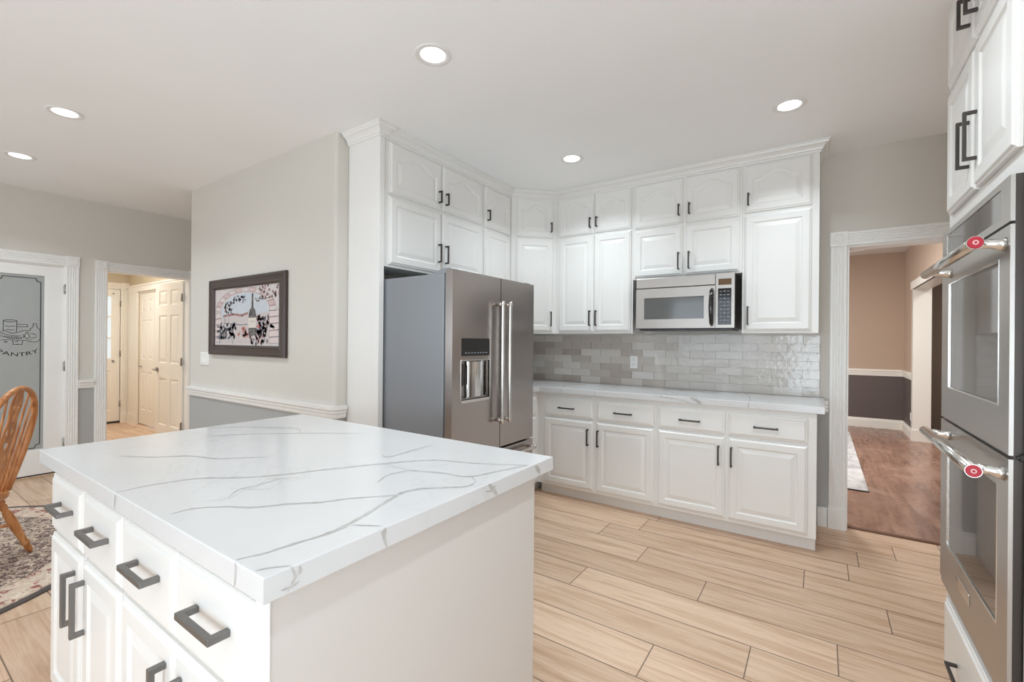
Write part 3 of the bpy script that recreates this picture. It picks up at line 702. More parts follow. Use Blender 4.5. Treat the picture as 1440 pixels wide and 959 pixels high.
# tall end panel beside the refrigerator
pnl = MB(); pnl.box(XFW+0.003, -2.366, 1.950, 1.990, 0.0, UT)
tag(pnl.obj('tall_side_panel', 'white', None, 0.002), 'tall white side panel from floor to ceiling left of the refrigerator', 'panel')
# crown moulding over all of them
CR = [(0, 2.668), (0.006, 2.668), (0.008, 2.682), (0.016, 2.686), (0.020, 2.698), (0.034, 2.712), (0.048, 2.718), (0.052, 2.730), (0.058, 2.732), (0.058, CEIL-0.001), (0, CEIL-0.001)]
struct('trim_13', MB().sweep([(XFW+0.004, 1.9495), (-2.3655, 1.9495), (-2.3655, 1.9905), (FX+0.0005, 1.992), (FX+0.0005, DY), (-2.066, FU-0.0005), (-0.0115, FU-0.0005), (-0.0115, YB-0.004)], CR, side=1), 'white')

# ------------------------------------------------------------------ base cabinets
FB = 3.50
BC = 'white base cabinets along the back wall'
for lab, x0, x1, cols in (('white base cabinet on the left, next to the corner, two drawers over two doors', -2.0785, -1.0353, ((-2.012, -1.548, -1.790, -1.590), (-1.521, -1.053, -1.290, -1.500))),
                          ('white base cabinet on the right end beside the doorway, two drawers over two doors', -1.035, -0.016, ((-1.018, -0.552, -0.787, -0.590), (-0.530, -0.064, -0.300, -0.508)))):
    r = thing('base_cabinet', lab, 'cabinet', (x0, FB, 0), 0, BC)
    carcass(r, [(0, x1-x0, 0, YB-0.003-FB, 0.092, 0.899), (0, x1-x0-(0.004 if x1 > -0.5 else 0), 0.06, YB-0.003-FB, 0.0, 0.0915)])
    for a, b, hd, hv in cols:
        cab_drawer(r, a-x0, b-x0, 0.702, 0.858, hd-x0, 0.778)
        cab_door(r, a-x0, b-x0, 0.116, 0.684, hx=hv-x0, hz=0.554)
r = thing('base_cabinet', 'narrow white base cabinet in the corner, right of the refrigerator', 'cabinet', (-2.08, 2.935, 0), PI/2)
carcass(r, [(0, 1.1415, 0, 0.607, 0.092, 0.899), (0, 1.1415, 0.06, 0.607, 0, 0.0915)])
cab_drawer(r, 0.03, 0.50, 0.702, 0.858, 0.265, 0.778); cab_door(r, 0.03, 0.50, 0.116, 0.684, hx=0.06, hz=0.554)

# countertops
LAYER = [0]
def vein_strip(mb, pts, wd, at, edge):
    """soft vein laid on a surface; at(u,v) gives the 3D point, pts in (u,v)"""
    P = [Vector((p[0], p[1])) for p in pts]; S = []
    for i in range(len(P)-1):
        n = max(2, int((P[i+1]-P[i]).length/0.012))
        for k in range(n):
            tt = k/n; p0, p1, p2, p3 = P[max(i-1, 0)], P[i], P[i+1], P[min(i+2, len(P)-1)]
            S.append(0.5*((2*p1)+(p2-p0)*tt+(2*p0-5*p1+4*p2-p3)*tt*tt+(3*p1-p0-3*p2+p3)*tt**3))
    S.append(P[-1]); n = len(S); rows = []
    for i, p in enumerate(S):
        d = (S[min(i+1, n-1)]-S[max(i-1, 0)]).normalized(); k = Vector((-d.y, d.x))
        wv = wd*(0.55+0.9*random.random())*min(1, 0.25+3*min(i, n-1-i)/max(1, n))
        j = k*(random.random()-0.5)*wd*0.5
        rows.append([p+j+k*wv, p+j, p+j-k*wv])
    LAYER[0] = (LAYER[0]+1) % 24; lift = LAYER[0]*2.5e-5; o0 = Vector(at(0.5, 0.5)); n0 = (Vector(at(1.5, 0.5))-o0).cross(Vector(at(0.5, 1.5))-o0).normalized()
    if n0.dot(Vector((0.6, -0.7, 0.8))) < 0: n0 = -n0
    b = len(mb.v); mb.v += [tuple(Vector(at(q.x, q.y))+n0*lift) for rw in rows for q in rw]; edge += [0.0, 1.0, 0.0]*n
    for i in range(n-1):
        for c in range(2):
            mb.f.append([b+i*3+c, b+i*3+c+1, b+i*3+c+4, b+i*3+c+3]); mb.m.append(1); mb.sm.append(False)
def counter_obj(name, mb, edge, nv0):
    o = mb.obj(name, ['quartz', 'vein'])
    at = o.data.attributes.new('edge', 'FLOAT', 'POINT'); vals = [0.0]*len(o.data.vertices)
    for i, e in enumerate(edge): vals[nv0+i] = e
    at.data.foreach_set('value', vals); return o
def slab_prism(mb, poly, z0, z1, r=0.003):
    """countertop outline with a small eased edge (poly counter-clockwise)"""
    P = [Vector(p) for p in poly]; n = len(P)
    def ins(e):
        out = []
        for i in range(n):
            d1 = (P[i]-P[i-1]).normalized(); d2 = (P[(i+1) % n]-P[i]).normalized()
            n1 = Vector((-d1.y, d1.x)); n2 = Vector((-d2.y, d2.x)); out.append(P[i]+(n1+n2)/(1+n1.dot(n2))*e)
        return out
    mb.loops([[(p.x, p.y, z) for p in ins(e)] for e, z in ((r, z0), (0, z0+r), (0, z1-r), (r*0.3, z1-r*0.3), (r, z1))])
CT0, CT1 = 0.9005, 0.947
mb = MB(); slab_prism(mb, [(XFW+0.004, 2.932), (-2.052, 2.932), (-2.052, 3.462), (0.025, 3.462), (0.025, YB-0.011), (XFW+0.004, YB-0.011)], CT0, CT1); nv0 = len(mb.v); ed = []
topb = lambda u, v: (u, v, CT1+0.0003)
for pts, wd in (([(-1.85, 4.05), (-1.83, 3.9), (-1.90, 3.7), (-1.84, 3.465)], 0.008), ([(-1.55, 4.06), (-1.5, 3.8), (-1.53, 3.465)], 0.004), ([(-1.1, 3.9), (-0.95, 3.7), (-0.80, 3.6), (-0.72, 3.465)], 0.008),
                ([(-1.25, 3.62), (-1.0, 3.58), (-0.82, 3.6)], 0.004), ([(-0.9, 4.0), (-0.6, 3.75), (-0.2, 3.7), (0.0, 3.6)], 0.005), ([(-0.5, 4.05), (-0.42, 3.7), (-0.40, 3.465)], 0.004)):
    vein_strip(mb, pts, wd, topb, ed)
frb = lambda u, v: (u, 3.4617, v)
for pts, wd in (([(-1.84, 0.945), (-1.83, 0.904)], 0.008), ([(-1.53, 0.945), (-1.525, 0.904)], 0.004), ([(-0.78, 0.945), (-0.73, 0.925), (-0.70, 0.904)], 0.012), ([(-1.05, 0.940), (-0.9, 0.93), (-0.75, 0.905)], 0.005), ([(-0.40, 0.945), (-0.405, 0.904)], 0.004)):
    vein_strip(mb, pts, wd, frb, ed)
tag(counter_obj('countertop', mb, ed, nv0), 'white veined quartz countertop on the base cabinets along the backsplash', 'countertop')

# ------------------------------------------------------------------ backsplash
bs = MB(); tones = []
bs.box(-2.684, -0.003, YB-0.004, YB-0.001, CT1+0.0005, UB-0.0005, 1); tones += [0.5]*6
TL, TH = 0.2035, 0.0657
for rr_ in range(8):
    za = CT1+0.001+rr_*TH+0.001; zb = min(CT1+0.001+(rr_+1)*TH-0.001, UB-0.001)
    if zb-za < 0.006: continue
    off = -0.006 - (0.0 if rr_ % 2 else 0.104)
    k = -1
    while True:
        xb = off-k*TL-0.001; xa = xb-TL+0.002; k += 1
        if xb < -2.68: break
        xa, xb2 = max(xa, -2.683), min(xb, -0.004)
        if xb2-xa < 0.01: continue
        j = [random.uniform(0.0, 0.0014) for _ in range(4)]; yf = YB-0.0105
        fr = [(xa, yf+j[0], za), (xb2, yf+j[1], za), (xb2, yf+j[2], zb), (xa, yf+j[3], zb)]
        bk = [(xa, YB-0.004, za), (xb2, YB-0.004, za), (xb2, YB-0.004, zb), (xa, YB-0.004, zb)]
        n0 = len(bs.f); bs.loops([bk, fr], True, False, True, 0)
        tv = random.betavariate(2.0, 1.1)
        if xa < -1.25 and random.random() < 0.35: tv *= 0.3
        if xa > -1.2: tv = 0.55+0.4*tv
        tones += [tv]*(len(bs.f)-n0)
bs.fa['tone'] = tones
tag(bs.obj('tile_backsplash', ['tile', 'tile_grout']), 'glossy pale grey brick tile backsplash between the countertop and the wall cabinets', 'backsplash')

def outlet(loc, rz, label, wd=0.072, h=0.115):
    r = thing('wall_outlet', label, 'outlet', loc, rz)
    mb = MB(); L = lambda e, y: [(-wd/2+e, y, -h/2+e), (wd/2-e, y, -h/2+e), (wd/2-e, y, h/2-e), (-wd/2+e, y, h/2-e)]
    mb.loops([L(0, 0), L(0, -0.003), L(0.005, -0.006)]); mb.obj('cover_plate', 'plate', r)
    for z in (-0.024, 0.024):
        s = MB(); s.tube([(0, -0.0055, z), (0, -0.0078, z)], 0.0165, 16, 0, True, False); p = s.obj('socket', 'plate', r)
        q = MB()
        for dx in (-0.006, 0.006): q.box(dx-0.0014, dx+0.0014, -0.0086, -0.0079, z-0.001, z+0.010)
        q.tube([(0, -0.0079, z-0.008), (0, -0.0086, z-0.008)], 0.0028, 8); q.obj('slot', 'slot', p)
outlet((-1.412, YB-0.0110, 1.164), 0, 'white double wall outlet on the tile backsplash')
outlet((1.079, 8.62, 0.31), -PI/2, 'small white wall outlet low on the brown dining room wall')
r = thing('light_switch', 'white wide light switch plate on the wall left of the framed picture', 'light switch', (-4.632, YP-0.0005, 1.160), 0)
mb = MB(); wd, h = 0.165, 0.118; L = lambda e, y: [(-wd/2+e, y, -h/2+e), (wd/2-e, y, -h/2+e), (wd/2-e, y, h/2-e), (-wd/2+e, y, h/2-e)]
mb.loops([L(0, 0), L(0, -0.004), L(0.005, -0.007)]); mb.obj('cover_plate', 'plate', r)
for dx in (-0.046, 0, 0.046):
    MB().prism([(-0.007, -0.033), (-0.0105, -0.033), (-0.008, 0.0), (-0.007, 0.033)], 0, dx-0.0165, dx+0.0165).obj('rocker', 'plate', r)

# ------------------------------------------------------------------ kitchen island
IX0, IX1, IY0, IY1 = -2.285, -0.763, 0.396, 1.384
r = thing('kitchen_island', 'white kitchen island with four drawers and four doors facing left-front', 'kitchen island', (0, 0.44, 0), 0)
ic = MB(); ic.box(-2.262, -0.812, 0, 0.858, 0.10, 0.8995); ic.box(-2.262, -0.812, 0.07, 0.858, 0, 0.0995); ic.obj('carcass', 'white', r, 0.0015, 1)
sp = MB(); sp.box(-0.811, -0.7885, -0.018, 0.865, 0.0, 0.8995); sp.obj('side_panel', 'white_dim', r, 0.002)
cp = MB(); cp.box(-0.832, -0.7865, -0.022, -0.0185, 0.0, 0.8995); cp.obj('corner_stile', 'white', r, 0.001)
for a, b, hd, hz in ((-2.252, -1.905, -2.05, 0.782), (-1.879, -1.555, -1.705, 0.780), (-1.537, -1.195, -1.345, 0.783), (-1.191, -0.845, -1.003, 0.783)):
    cab_drawer(r, a, b, 0.668, 0.862, hd, hz, 0.150, wd=0.014, so=0.040)
for a, b, hv in ((-2.252, -1.905, -1.952), (-1.879, -1.555, -1.852), (-1.537, -1.195, -1.236), (-1.191, -0.845, -1.150)):
    cab_door(r, a, b, 0.125, 0.655, hx=hv, hz=0.523, hl=0.165, wd=0.014)
mb = MB(); slab_prism(mb, [(IX0, IY0), (IX1, IY0), (IX1, IY1), (IX0, IY1)], 0.9005, CT1, 0.0025); nv0 = len(mb.v); ed = []
V = {
'A': ([(-1.496, 0.4), (-1.496, 0.475), (-1.462, 0.57), (-1.393, 0.629), (-1.335, 0.684), (-1.294, 0.75), (-1.247, 0.843), (-1.159, 0.986), (-1.062, 1.108), (-0.915, 1.163), (-0.775, 1.238)], 0.0055),
'A2': ([(-1.159, 0.986), (-1.047, 0.978), (-0.941, 1.015), (-0.853, 1.032), (-0.818, 1.114), (-0.775, 1.238)], 0.0045),
'B': ([(-0.867, 0.402), (-0.852, 0.451), (-0.844, 0.506), (-0.835, 0.565), (-0.84, 0.614), (-0.856, 0.675), (-0.887, 0.767), (-0.9, 0.842), (-0.861, 0.9), (-0.802, 0.954), (-0.802, 1.003), (-0.849, 1.044)], 0.0060),
'C': ([(-1.213, 0.421), (-1.211, 0.465), (-1.167, 0.511), (-1.112, 0.544), (-1.086, 0.574), (-1.058, 0.613), (-1.008, 0.661), (-0.972, 0.72), (-0.897, 0.801)], 0.0040),
'D': ([(-1.952, 0.526), (-1.845, 0.586), (-1.763, 0.664), (-1.655, 0.7), (-1.606, 0.748), (-1.536, 0.811)], 0.0040),
'E': ([(-2.247, 0.903), (-2.167, 1.007), (-2.017, 1.097), (-1.928, 1.141), (-1.816, 1.092)], 0.0045),
'E2': ([(-2.1, 0.80), (-1.95, 0.98), (-1.75, 1.15), (-1.6, 1.25)], 0.003),
'F': ([(-1.023, 0.844), (-1.053, 0.91), (-1.038, 0.97)], 0.0035), 'G': ([(-0.833, 0.618), (-0.774, 0.65)], 0.003), 'H': ([(-0.799, 0.403), (-0.788, 0.424), (-0.766, 0.445)], 0.0025),
'I': ([(-1.265, 1.059), (-1.212, 1.047), (-1.219, 1.175), (-1.219, 1.272)], 0.0035),
'K': ([(-1.215, 0.54), (-1.266, 0.59), (-1.266, 0.669), (-1.276, 0.717)], 0.0015),
'K2': ([(-1.24, 0.50), (-1.22, 0.55), (-1.25, 0.60), (-1.21, 0.64), (-1.24, 0.69)], 0.0012), 'K3': ([(-1.30, 0.58), (-1.25, 0.62), (-1.29, 0.68), (-1.24, 0.74)], 0.0012)}
for pts, wd in V.values(): vein_strip(mb, pts, wd, lambda u, v: (u, v, CT1+0.0003), ed)
for pts, wd in (([(0.651, 0.946), (0.649, 0.928), (0.656, 0.903)], 0.009), ([(1.013, 0.946), (1.03, 0.93), (1.058, 0.905)], 0.009), ([(1.0, 0.93), (1.03, 0.925), (1.05, 0.935)], 0.005), ([(1.265, 0.943), (1.28, 0.93), (1.294, 0.906)], 0.010),
                ([(0.444, 0.946), (0.452, 0.927), (0.437, 0.906)], 0.004), ([(0.459, 0.943), (0.461, 0.935), (0.457, 0.928)], 0.004), ([(0.425, 0.915), (0.444, 0.912), (0.46, 0.915)], 0.003)):
    vein_strip(mb, pts, wd, lambda u, v: (IX1+0.0003, u, v), ed)
for pts, wd in (([(-1.489, 0.946), (-1.499, 0.903)], 0.0035), ([(-0.861, 0.946), (-0.858, 0.93), (-0.863, 0.903)], 0.004)):
    vein_strip(mb, pts, wd, lambda u, v: (u, IY0-0.0003, v), ed)
tag(counter_obj('island_countertop', mb, ed, nv0), 'large white quartz slab with long grey veins on the island', 'countertop')

# ------------------------------------------------------------------ refrigerator (faces +X; local x = world y, -y = world +x)
RX = -1.845
r = thing('refrigerator', 'stainless french-door refrigerator with grey sides and an ice and water dispenser', 'refrigerator', (RX, 2.0, 0), PI/2)
W_ = 0.905; SP = 0.483
MB().box(0.0, W_, 0.0, 0.815, 0.03, 1.745).obj('body', 'fridge_side', r, 0.006)
MB().box(0.01, W_-0.01, -0.012, -0.0005, 0.06, 1.74).obj('gasket', 'gasket', r)
kb = MB(); kb.box(0.02, W_-0.02, 0.03, 0.78, 0.0, 0.0295); kb.obj('plinth', 'black', r)
hb = MB(); hb.prism([(0.10, 1.7455), (-0.04, 1.7455), (-0.05, 1.762), (-0.04, 1.777), (0.02, 1.777), (0.06, 1.765), (0.10, 1.762)], 0, 0.01, 0.07); hb.obj('hinge_cover', 'fridge_side', r, 0.002)
hb = MB(); hb.prism([(0.10, 1.7455), (-0.04, 1.7455), (-0.05, 1.762), (-0.04, 1.777), (0.02, 1.777), (0.06, 1.765), (0.10, 1.762)], 0, W_-0.07, W_-0.01); hb.obj('hinge_cover', 'fridge_side', r, 0.002)
Y0, Y1 = -0.068, -0.0125     # door front and back
DZ0, DZ1 = 0.635, 1.765
# left door with openings for the dispenser
hx0, hx1 = 0.082, 0.362
ld = MB()
panel_slab(ld, 0.0, SP-0.003, DZ0, DZ1, Y0, Y1-Y0, [], holes=[(hx0, hx1, 0.985, 1.222), (hx0, hx1, 1.252, 1.360)])
ldo = ld.obj('door', 'steel_v', r, 0.004)
rc = MB()
rc.box(hx0+0.0005, hx1-0.0005, Y1-0.006, Y1-0.001, 0.9855, 1.2215)
rc.box(hx0+0.0005, hx1-0.0005, Y0+0.012, Y1-0.006, 0.9855, 0.995)
rc.obj('dispenser_recess', 'steel_dark', ldo)
cy = MB(); cy.loops([[(0.262+0.085*math.cos(a), -0.022-0.036*math.sin(a), z) for a in [PI*i/18 for i in range(19)]] for z in (0.9955, 1.215)], False, False, False, 0, True); cy.obj('dispenser_backplate', 'chrome', ldo)
pd = MB(); pd.box(hx0+0.012, hx0+0.045, Y0+0.018, Y1-0.01, 1.07, 1.205, 0); pd.box(hx0+0.05, hx0+0.075, Y0+0.014, Y0+0.022, 1.075, 1.19, 0); pd.obj('dispenser_paddle', 'black', ldo, 0.003)
pf = MB()
for a, b, c, d in ((hx0-0.006, hx0, 0.979, 1.228), (hx1, hx1+0.006, 0.979, 1.228), (hx0, hx1, 0.967, 0.985), (hx0, hx1, 1.222, 1.230)): pf.box(a, b, Y0-0.003, Y0+0.01, c, d)
pf.obj('dispenser_frame', 'bar', ldo, 0.001)
dg_ = MB(); dg_.box(hx0+0.0005, hx1-0.0005, Y0+0.001, Y0+0.012, 1.2525, 1.3595, 0)
for i in range(8): dg_.box(hx0+0.035+i*0.029, hx0+0.052+i*0.029, Y0+0.0005, Y0+0.00099, 1.268, 1.273, 1)
dg_.obj('display_panel', ['black_glass', 'key'], ldo)
rd = MB(); panel_slab(rd, SP+0.003, W_, DZ0, DZ1, Y0, Y1-Y0, []); rdo = rd.obj('door', 'steel_v', r, 0.004)
fz_ = MB(); panel_slab(fz_, 0.0, W_, 0.07, DZ0-0.014, Y0, Y1-Y0, []); fzo = fz_.obj('freezer_drawer', 'steel_v', r, 0.004)
def bar_handle(parent, p0, p1, n):
    """round bar between two end posts; n = direction back to the door"""
    p0, p1, n = Vector(p0), Vector(p1), Vector(n); d = (p1-p0).normalized(); mb = MB()
    mb.tube([p0-d*0.012, p0-d*0.011, p0, p1, p1+d*0.011, p1+d*0.012], [0.010, 0.0125, 0.0125, 0.0125, 0.0125, 0.010], 14)
    for p in (p0+d*0.008, p1-d*0.008): mb.tube([p, p+n*0.05], [0.0125, 0.0105], 12); mb.tube([p-d*0.006, p+d*0.006], 0.0155, 14)
    return mb.obj('handle', 'bar', parent)
bar_handle(ldo, (SP-0.042, Y0-0.049, 0.815), (SP-0.042, Y0-0.049, 1.595), (0, 1, 0))
bar_handle(rdo, (SP+0.042, Y0-0.049, 0.815), (SP+0.042, Y0-0.049, 1.595), (0, 1, 0))
bar_handle(fzo, (0.05, Y0-0.049, 0.575), (W_-0.05, Y0-0.049, 0.575), (0, 1, 0))

# ------------------------------------------------------------------ microwave
MX0, MX1, MZ0, MZ1 = -1.259, -0.524, 1.452, 1.862
r = thing('microwave_oven', 'stainless over-the-range microwave mounted under the middle wall cabinet', 'microwave', (MX0, 3.67, MZ0), 0)
fx = lambda X: X-MX0
fz = lambda Z: Z-MZ0
mwW = MX1-MX0; mwH = MZ1-MZ0
bd = MB(); bd.box(0.002, mwW-0.002, 0.021, YB-0.015-3.67, 0.0, mwH-0.002); bd.obj('housing', 'charcoal', r, 0.002)
gr = MB(); gr.box(0, fx(-0.655), 0, 0.020, fz(1.782), mwH); gr.obj('vent_strip', 'mw_steel', r, 0.003)
DW0, DW1, DWZ0, DWZ1 = fx(-1.192), fx(-0.735), fz(1.530), fz(1.702)
dm = panel_slab(MB(), 0, fx(-0.655), 0.006, fz(1.776), 0.0, 0.020, [], holes=[(DW0, DW1, DWZ0, DWZ1)]).obj('door', 'mw_steel', r, 0.003)
MB().box(DW0+0.0005, DW1-0.0005, 0.003, 0.014, DWZ0+0.0005, DWZ1-0.0005).obj('window_glass', 'mw_glass', dm)
hm = MB(); xh = fx(-0.678)
hm.tube([(xh, 0.0, fz(1.748)), (xh, -0.022, fz(1.735)), (xh, -0.036, fz(1.66)), (xh, -0.040, fz(1.612)), (xh, -0.036, fz(1.565)), (xh, -0.022, fz(1.492)), (xh, 0.0, fz(1.478))], [0.011, 0.014, 0.016, 0.017, 0.016, 0.014, 0.011], 12); hm.obj('handle', 'black_glass', dm)
cpn = panel_slab(MB(), fx(-0.652), mwW, 0.006, mwH, 0.0, 0.020, [], holes=[(fx(-0.634), fx(-0.545), fz(1.776), fz(1.822)), (fx(-0.637), fx(-0.545), fz(1.480), fz(1.751))]).obj('control_panel', 'mw_steel', r, 0.003)
MB().box(fx(-0.634)+0.0005, fx(-0.545)-0.0005, 0.003, 0.012, fz(1.776)+0.0005, fz(1.822)-0.0005).obj('display', 'amber', cpn)
kp = MB(); kp.box(fx(-0.637)+0.0005, fx(-0.545)-0.0005, 0.003, 0.012, fz(1.480)+0.0005, fz(1.751)-0.0005, 0)
for i in range(9):
    for j in range(3):
        x = fx(-0.637)+0.012+j*0.025; z = fz(1.735)-i*0.027
        kp.box(x, x+0.016, 0.0024, 0.0029, z-0.008, z-(0.002 if (i+j) % 2 else 0.004), 1)
kp.obj('keypad', ['black_glass', 'key'], cpn)
ub = MB(); ub.box(0.02, mwW-0.02, 0.05, 0.36, -0.012, -0.0005); ub.obj('underside_vent', 'black', r)

# ------------------------------------------------------------------ double oven in its tall cabinet (faces -X; rz=-90: local x = -world y, -y = world -x)
OXF = 0.432; OYF = 2.535
r = thing('oven_cabinet', 'tall white cabinet around the double oven, doors above and a drawer below', 'cabinet', (OXF, OYF, 0), -PI/2)
lx = lambda Y: OYF-Y
ocw = OYF-1.50
dpt = XR-0.004-OXF
for nm, bx in (('side_panel', (0, lx(2.505), 0, dpt, 0.10, 2.70)), ('side_panel', (lx(1.69), ocw, 0, dpt, 0.10, 2.70)), ('upper_box', (lx(2.505)+0.0005, lx(1.69)-0.0005, 0, dpt, 1.795, 2.70)),
               ('lower_box', (lx(2.505)+0.0005, lx(1.69)-0.0005, 0, dpt, 0.10, 0.392)), ('back_panel', (lx(2.505)+0.0005, lx(1.69)-0.0005, 0.60, dpt, 0.3925, 1.7945)), ('toe_kick', (0.006, ocw-0.006, 0.06, dpt, 0.0, 0.0995))):
    MB().box(*bx).obj(nm, 'white', r)
for z0, z1, hz, hl in ((1.862, 2.338, 2.025, 0.160), (2.362, 2.672, 2.475, 0.10)):
    cab_door(r, lx(2.484), lx(2.108), z0, z1, hx=lx(2.145), hz=hz, hl=hl, fw=0.06)
    cab_door(r, lx(2.092), lx(1.716), z0, z1, hx=lx(2.055), hz=hz, hl=hl, fw=0.06)
cab_drawer(r, lx(2.470), lx(1.72), 0.085, 0.345, lx(2.10), 0.197, 0.30)
struct('trim_14', MB().sweep([(XR-0.004, OYF+0.0005), (OXF-0.0005, OYF+0.0005), (OXF-0.0005, 1.4995), (XR-0.004, 1.4995)], [(o_*0.7, z) for o_, z in CR], side=-1), 'white')

OF = 0.405
r = thing('double_oven', 'stainless built-in double wall oven with red-ended bar handles', 'oven', (OF, 2.495, 0), -PI/2)
lx = lambda Y: 2.495-Y
OW = lx(1.700)
bo = MB(); bo.box(0.006, OW-0.006, 0.0465, 0.55, 0.40, 1.787); bo.obj('housing', 'charcoal', r)
tb = MB(); tb.box(0.0, OW, 0.0095, 0.046, 0.398, 1.789); tb.obj('side_trim', 'charcoal', r)
# control panel
px_ = panel_slab(MB(), 0.0, OW, 1.668, 1.789, 0.0, 0.009, [], holes=[(lx(2.420), lx(1.778), 1.690, 1.770)]).obj('control_panel', 'steel', r, 0.003)
MB().box(lx(2.420)+0.0005, lx(1.778)-0.0005, 0.002, 0.009, 1.6905, 1.7695).obj('display_glass', 'oven_glass', px_)
def oven_door(z0, z1, g0, g1, hz, badge=False):
    GA, GB = lx(2.385), lx(1.790)
    d = panel_slab(MB(), 0.0, OW, z0, z1, 0.0, 0.009, [], holes=[(GA, GB, g0, g1)]).obj('oven_door', 'steel', r, 0.002)
    MB().box(GA+0.0005, GB-0.0005, 0.003, 0.009, g0+0.0005, g1-0.0005).obj('door_glass', 'oven_glass', d)
    fr = MB()
    for a, b, c, e in ((GA-0.003, GA+0.003, g0-0.003, g1+0.003), (GB-0.003, GB+0.003, g0-0.003, g1+0.003), (GA+0.003, GB-0.003, g0-0.003, g0+0.003), (GA+0.003, GB-0.003, g1-0.003, g1+0.003)): fr.box(a, b, -0.0012, 0.005, c, e)
    fr.obj('glass_frame', 'chrome', d, 0.001)
    h = MB(); yb = -0.066; xa, xb = lx(2.365), lx(1.735)
    h.tube([(xa-0.022, yb, hz), (xa-0.020, yb, hz), (xb+0.036, yb, hz)], [0.013, 0.016, 0.016], 18)
    h.obj('handle', 'bar', d)
    for x in (xa+0.022, xb-0.002):
        pm = MB(); pm.tube([(x, yb+0.004, hz), (x, -0.030, hz), (x, -0.010, hz-0.004), (x, -0.0003, hz-0.004)], [0.0125, 0.0125, 0.016, 0.020], 14)
        pm.obj('handle_mount', 'chrome', d)
    xe = xb+0.036
    cp_ = MB(); cp_.tube([(xe, yb, hz), (xe+0.006, yb, hz)], [0.0176, 0.0176], 22, 0, True, False); cp_.obj('handle_cap', 'chrome', d)
    md = MB(); md.tube([(xe+0.006, yb, hz), (xe+0.0085, yb, hz)], [0.0165, 0.0150], 22, 0, True, False)
    md.tube([(xe+0.0085, yb, hz), (xe+0.0092, yb, hz)], [0.0062, 0.0058], 18, 1, True, False); md.tube([(xe+0.0092, yb, hz), (xe+0.0096, yb, hz)], [0.0034, 0.0032], 14, 0, True, False)
    md.obj('medallion', ['red', 'rosette_mark'], d)
    if badge:
        bg = MB(); bg.box(lx(2.195), lx(2.055), -0.003, -0.0002, 0.497, 0.535); bg.obj('badge', 'bar', d, 0.001)
oven_door(1.060, 1.660, 1.183, 1.578, 1.618)
oven_door(0.425, 1.050, 0.580, 0.965, 1.010, True)
bt = MB(); bt.box(0.002, OW-0.002, 0.003, 0.009, 0.400, 0.420); bt.obj('vent_trim', 'steel', r, 0.002)
hg = MB(); hg.box(OW+0.0003, OW+0.008, 0.018, 0.045, 1.047, 1.066); hg.tube([(OW+0.004, 0.012, 1.056), (OW+0.004, 0.022, 1.056)], 0.0045, 12); hg.obj('hinge', 'black_glass', r, 0.002)

# ------------------------------------------------------------------ recessed ceiling lamps
def can(x, y, label, k=1.0):
    r = thing('recessed_light', label, 'ceiling light', (x, y, CEIL), 0, 'recessed ceiling lights')
    MB().lathe([(0.090, -0.0005), (0.088, -0.004), (0.083, -0.0055), (0.066, -0.004), (0.060, -0.0015), (0.060, -0.0005)], 40).obj('trim_ring', 'can_trim', r)
    MB().lathe([(0.0595, -0.0012), (0.0590, -0.0028), (0.040, -0.0036), (0.001, -0.0038)], 36, cap1=True).obj('lens', 'lens', r)
    lamp(x, y, k)
can(-1.580, 1.619, 'largest round recessed ceiling light, above the island near the tall side panel', 0.85)
can(-1.583, 3.126, 'recessed ceiling light in front of the back wall cabinets, nearest the corner', 1.15)
can(-0.162, 3.116, 'recessed ceiling light at the right, over the walkway before the doorway', 1.0)
can(-3.900, 0.774, 'recessed ceiling light over the left area, the nearer one of the left two')
can(-5.126, 0.768, 'smallest recessed ceiling light at the far left, toward the pantry wall', 1.3)

# ------------------------------------------------------------------ framed picture
r = thing('framed_picture', 'framed vineyard print with a wine bottle in a dark wood frame on the grey wall', 'picture', (-3.885, YP-0.001, 1.530), 0)
hw, hh = 0.616, 0.326
fm_ = MB(); R_ = lambda e, y: [(-hw+e, y, -hh+e), (hw-e, y, -hh+e), (hw-e, y, hh-e), (-hw+e, y, hh-e)]
fm_.loops([R_(0, 0), R_(0, -0.020), R_(0.006, -0.030), R_(0.020, -0.034), R_(0.034, -0.028), R_(0.060, -0.026), R_(0.072, -0.030), R_(0.086, -0.018), R_(0.086, 0.0)], True, False, False)
fm_.obj('frame', 'frame', r)
aw, ah = hw-0.087, hh-0.087
art = MB(); ink = []
def ap(poly, col, lay=1):
    y = -0.010-lay*0.00012
    ok = [(max(-aw, min(aw, x)), max(-ah, min(ah, z))) for x, z in poly]
    art.quad([(x, y, z) for x, z in ok]); ink.append(col)
def al(pts, wd, col, lay=2):
    for i in range(len(pts)-1):
        a, b = Vector(pts[i]), Vector(pts[i+1])
        if (b-a).length < 1e-5: continue
        d = (b-a).normalized()*wd*0.3; k = Vector((-(b-a).y, (b-a).x)).normalized()*wd/2
        ap([(a-d-k)[:], (b+d-k)[:], (b+d+k)[:], (a-d+k)[:]], col, lay)
def blob(x, z, rx, rz_, col, lay=4, n=9):
    ap([(x+rx*math.cos(2*PI*i/n)*random.uniform(.75, 1.2), z+rz_*math.sin(2*PI*i/n)*random.uniform(.75, 1.2)) for i in range(n)], col, lay)
A_ = lambda u, v: (-aw+2*aw*(u-178)/(738-178), ah-2*ah*(v-200)/(755-200))       # zoomed print -> print plane
pale, pink, rose, dk, blue, slate, ltb = srgb(206,198,196), srgb(196,174,172), srgb(150,104,102), srgb(74,66,70), srgb(84,84,100), srgb(112,112,124), srgb(190,198,204)
ap([(-aw, -ah), (aw, -ah), (aw, ah), (-aw, ah)], pale, 0)
archp = [A_(240, 620)] + [A_(445+205*math.cos(a), 420-165*math.sin(a)) for a in [PI-PI*i/18 for i in range(19)]] + [A_(650, 740), A_(240, 740)]
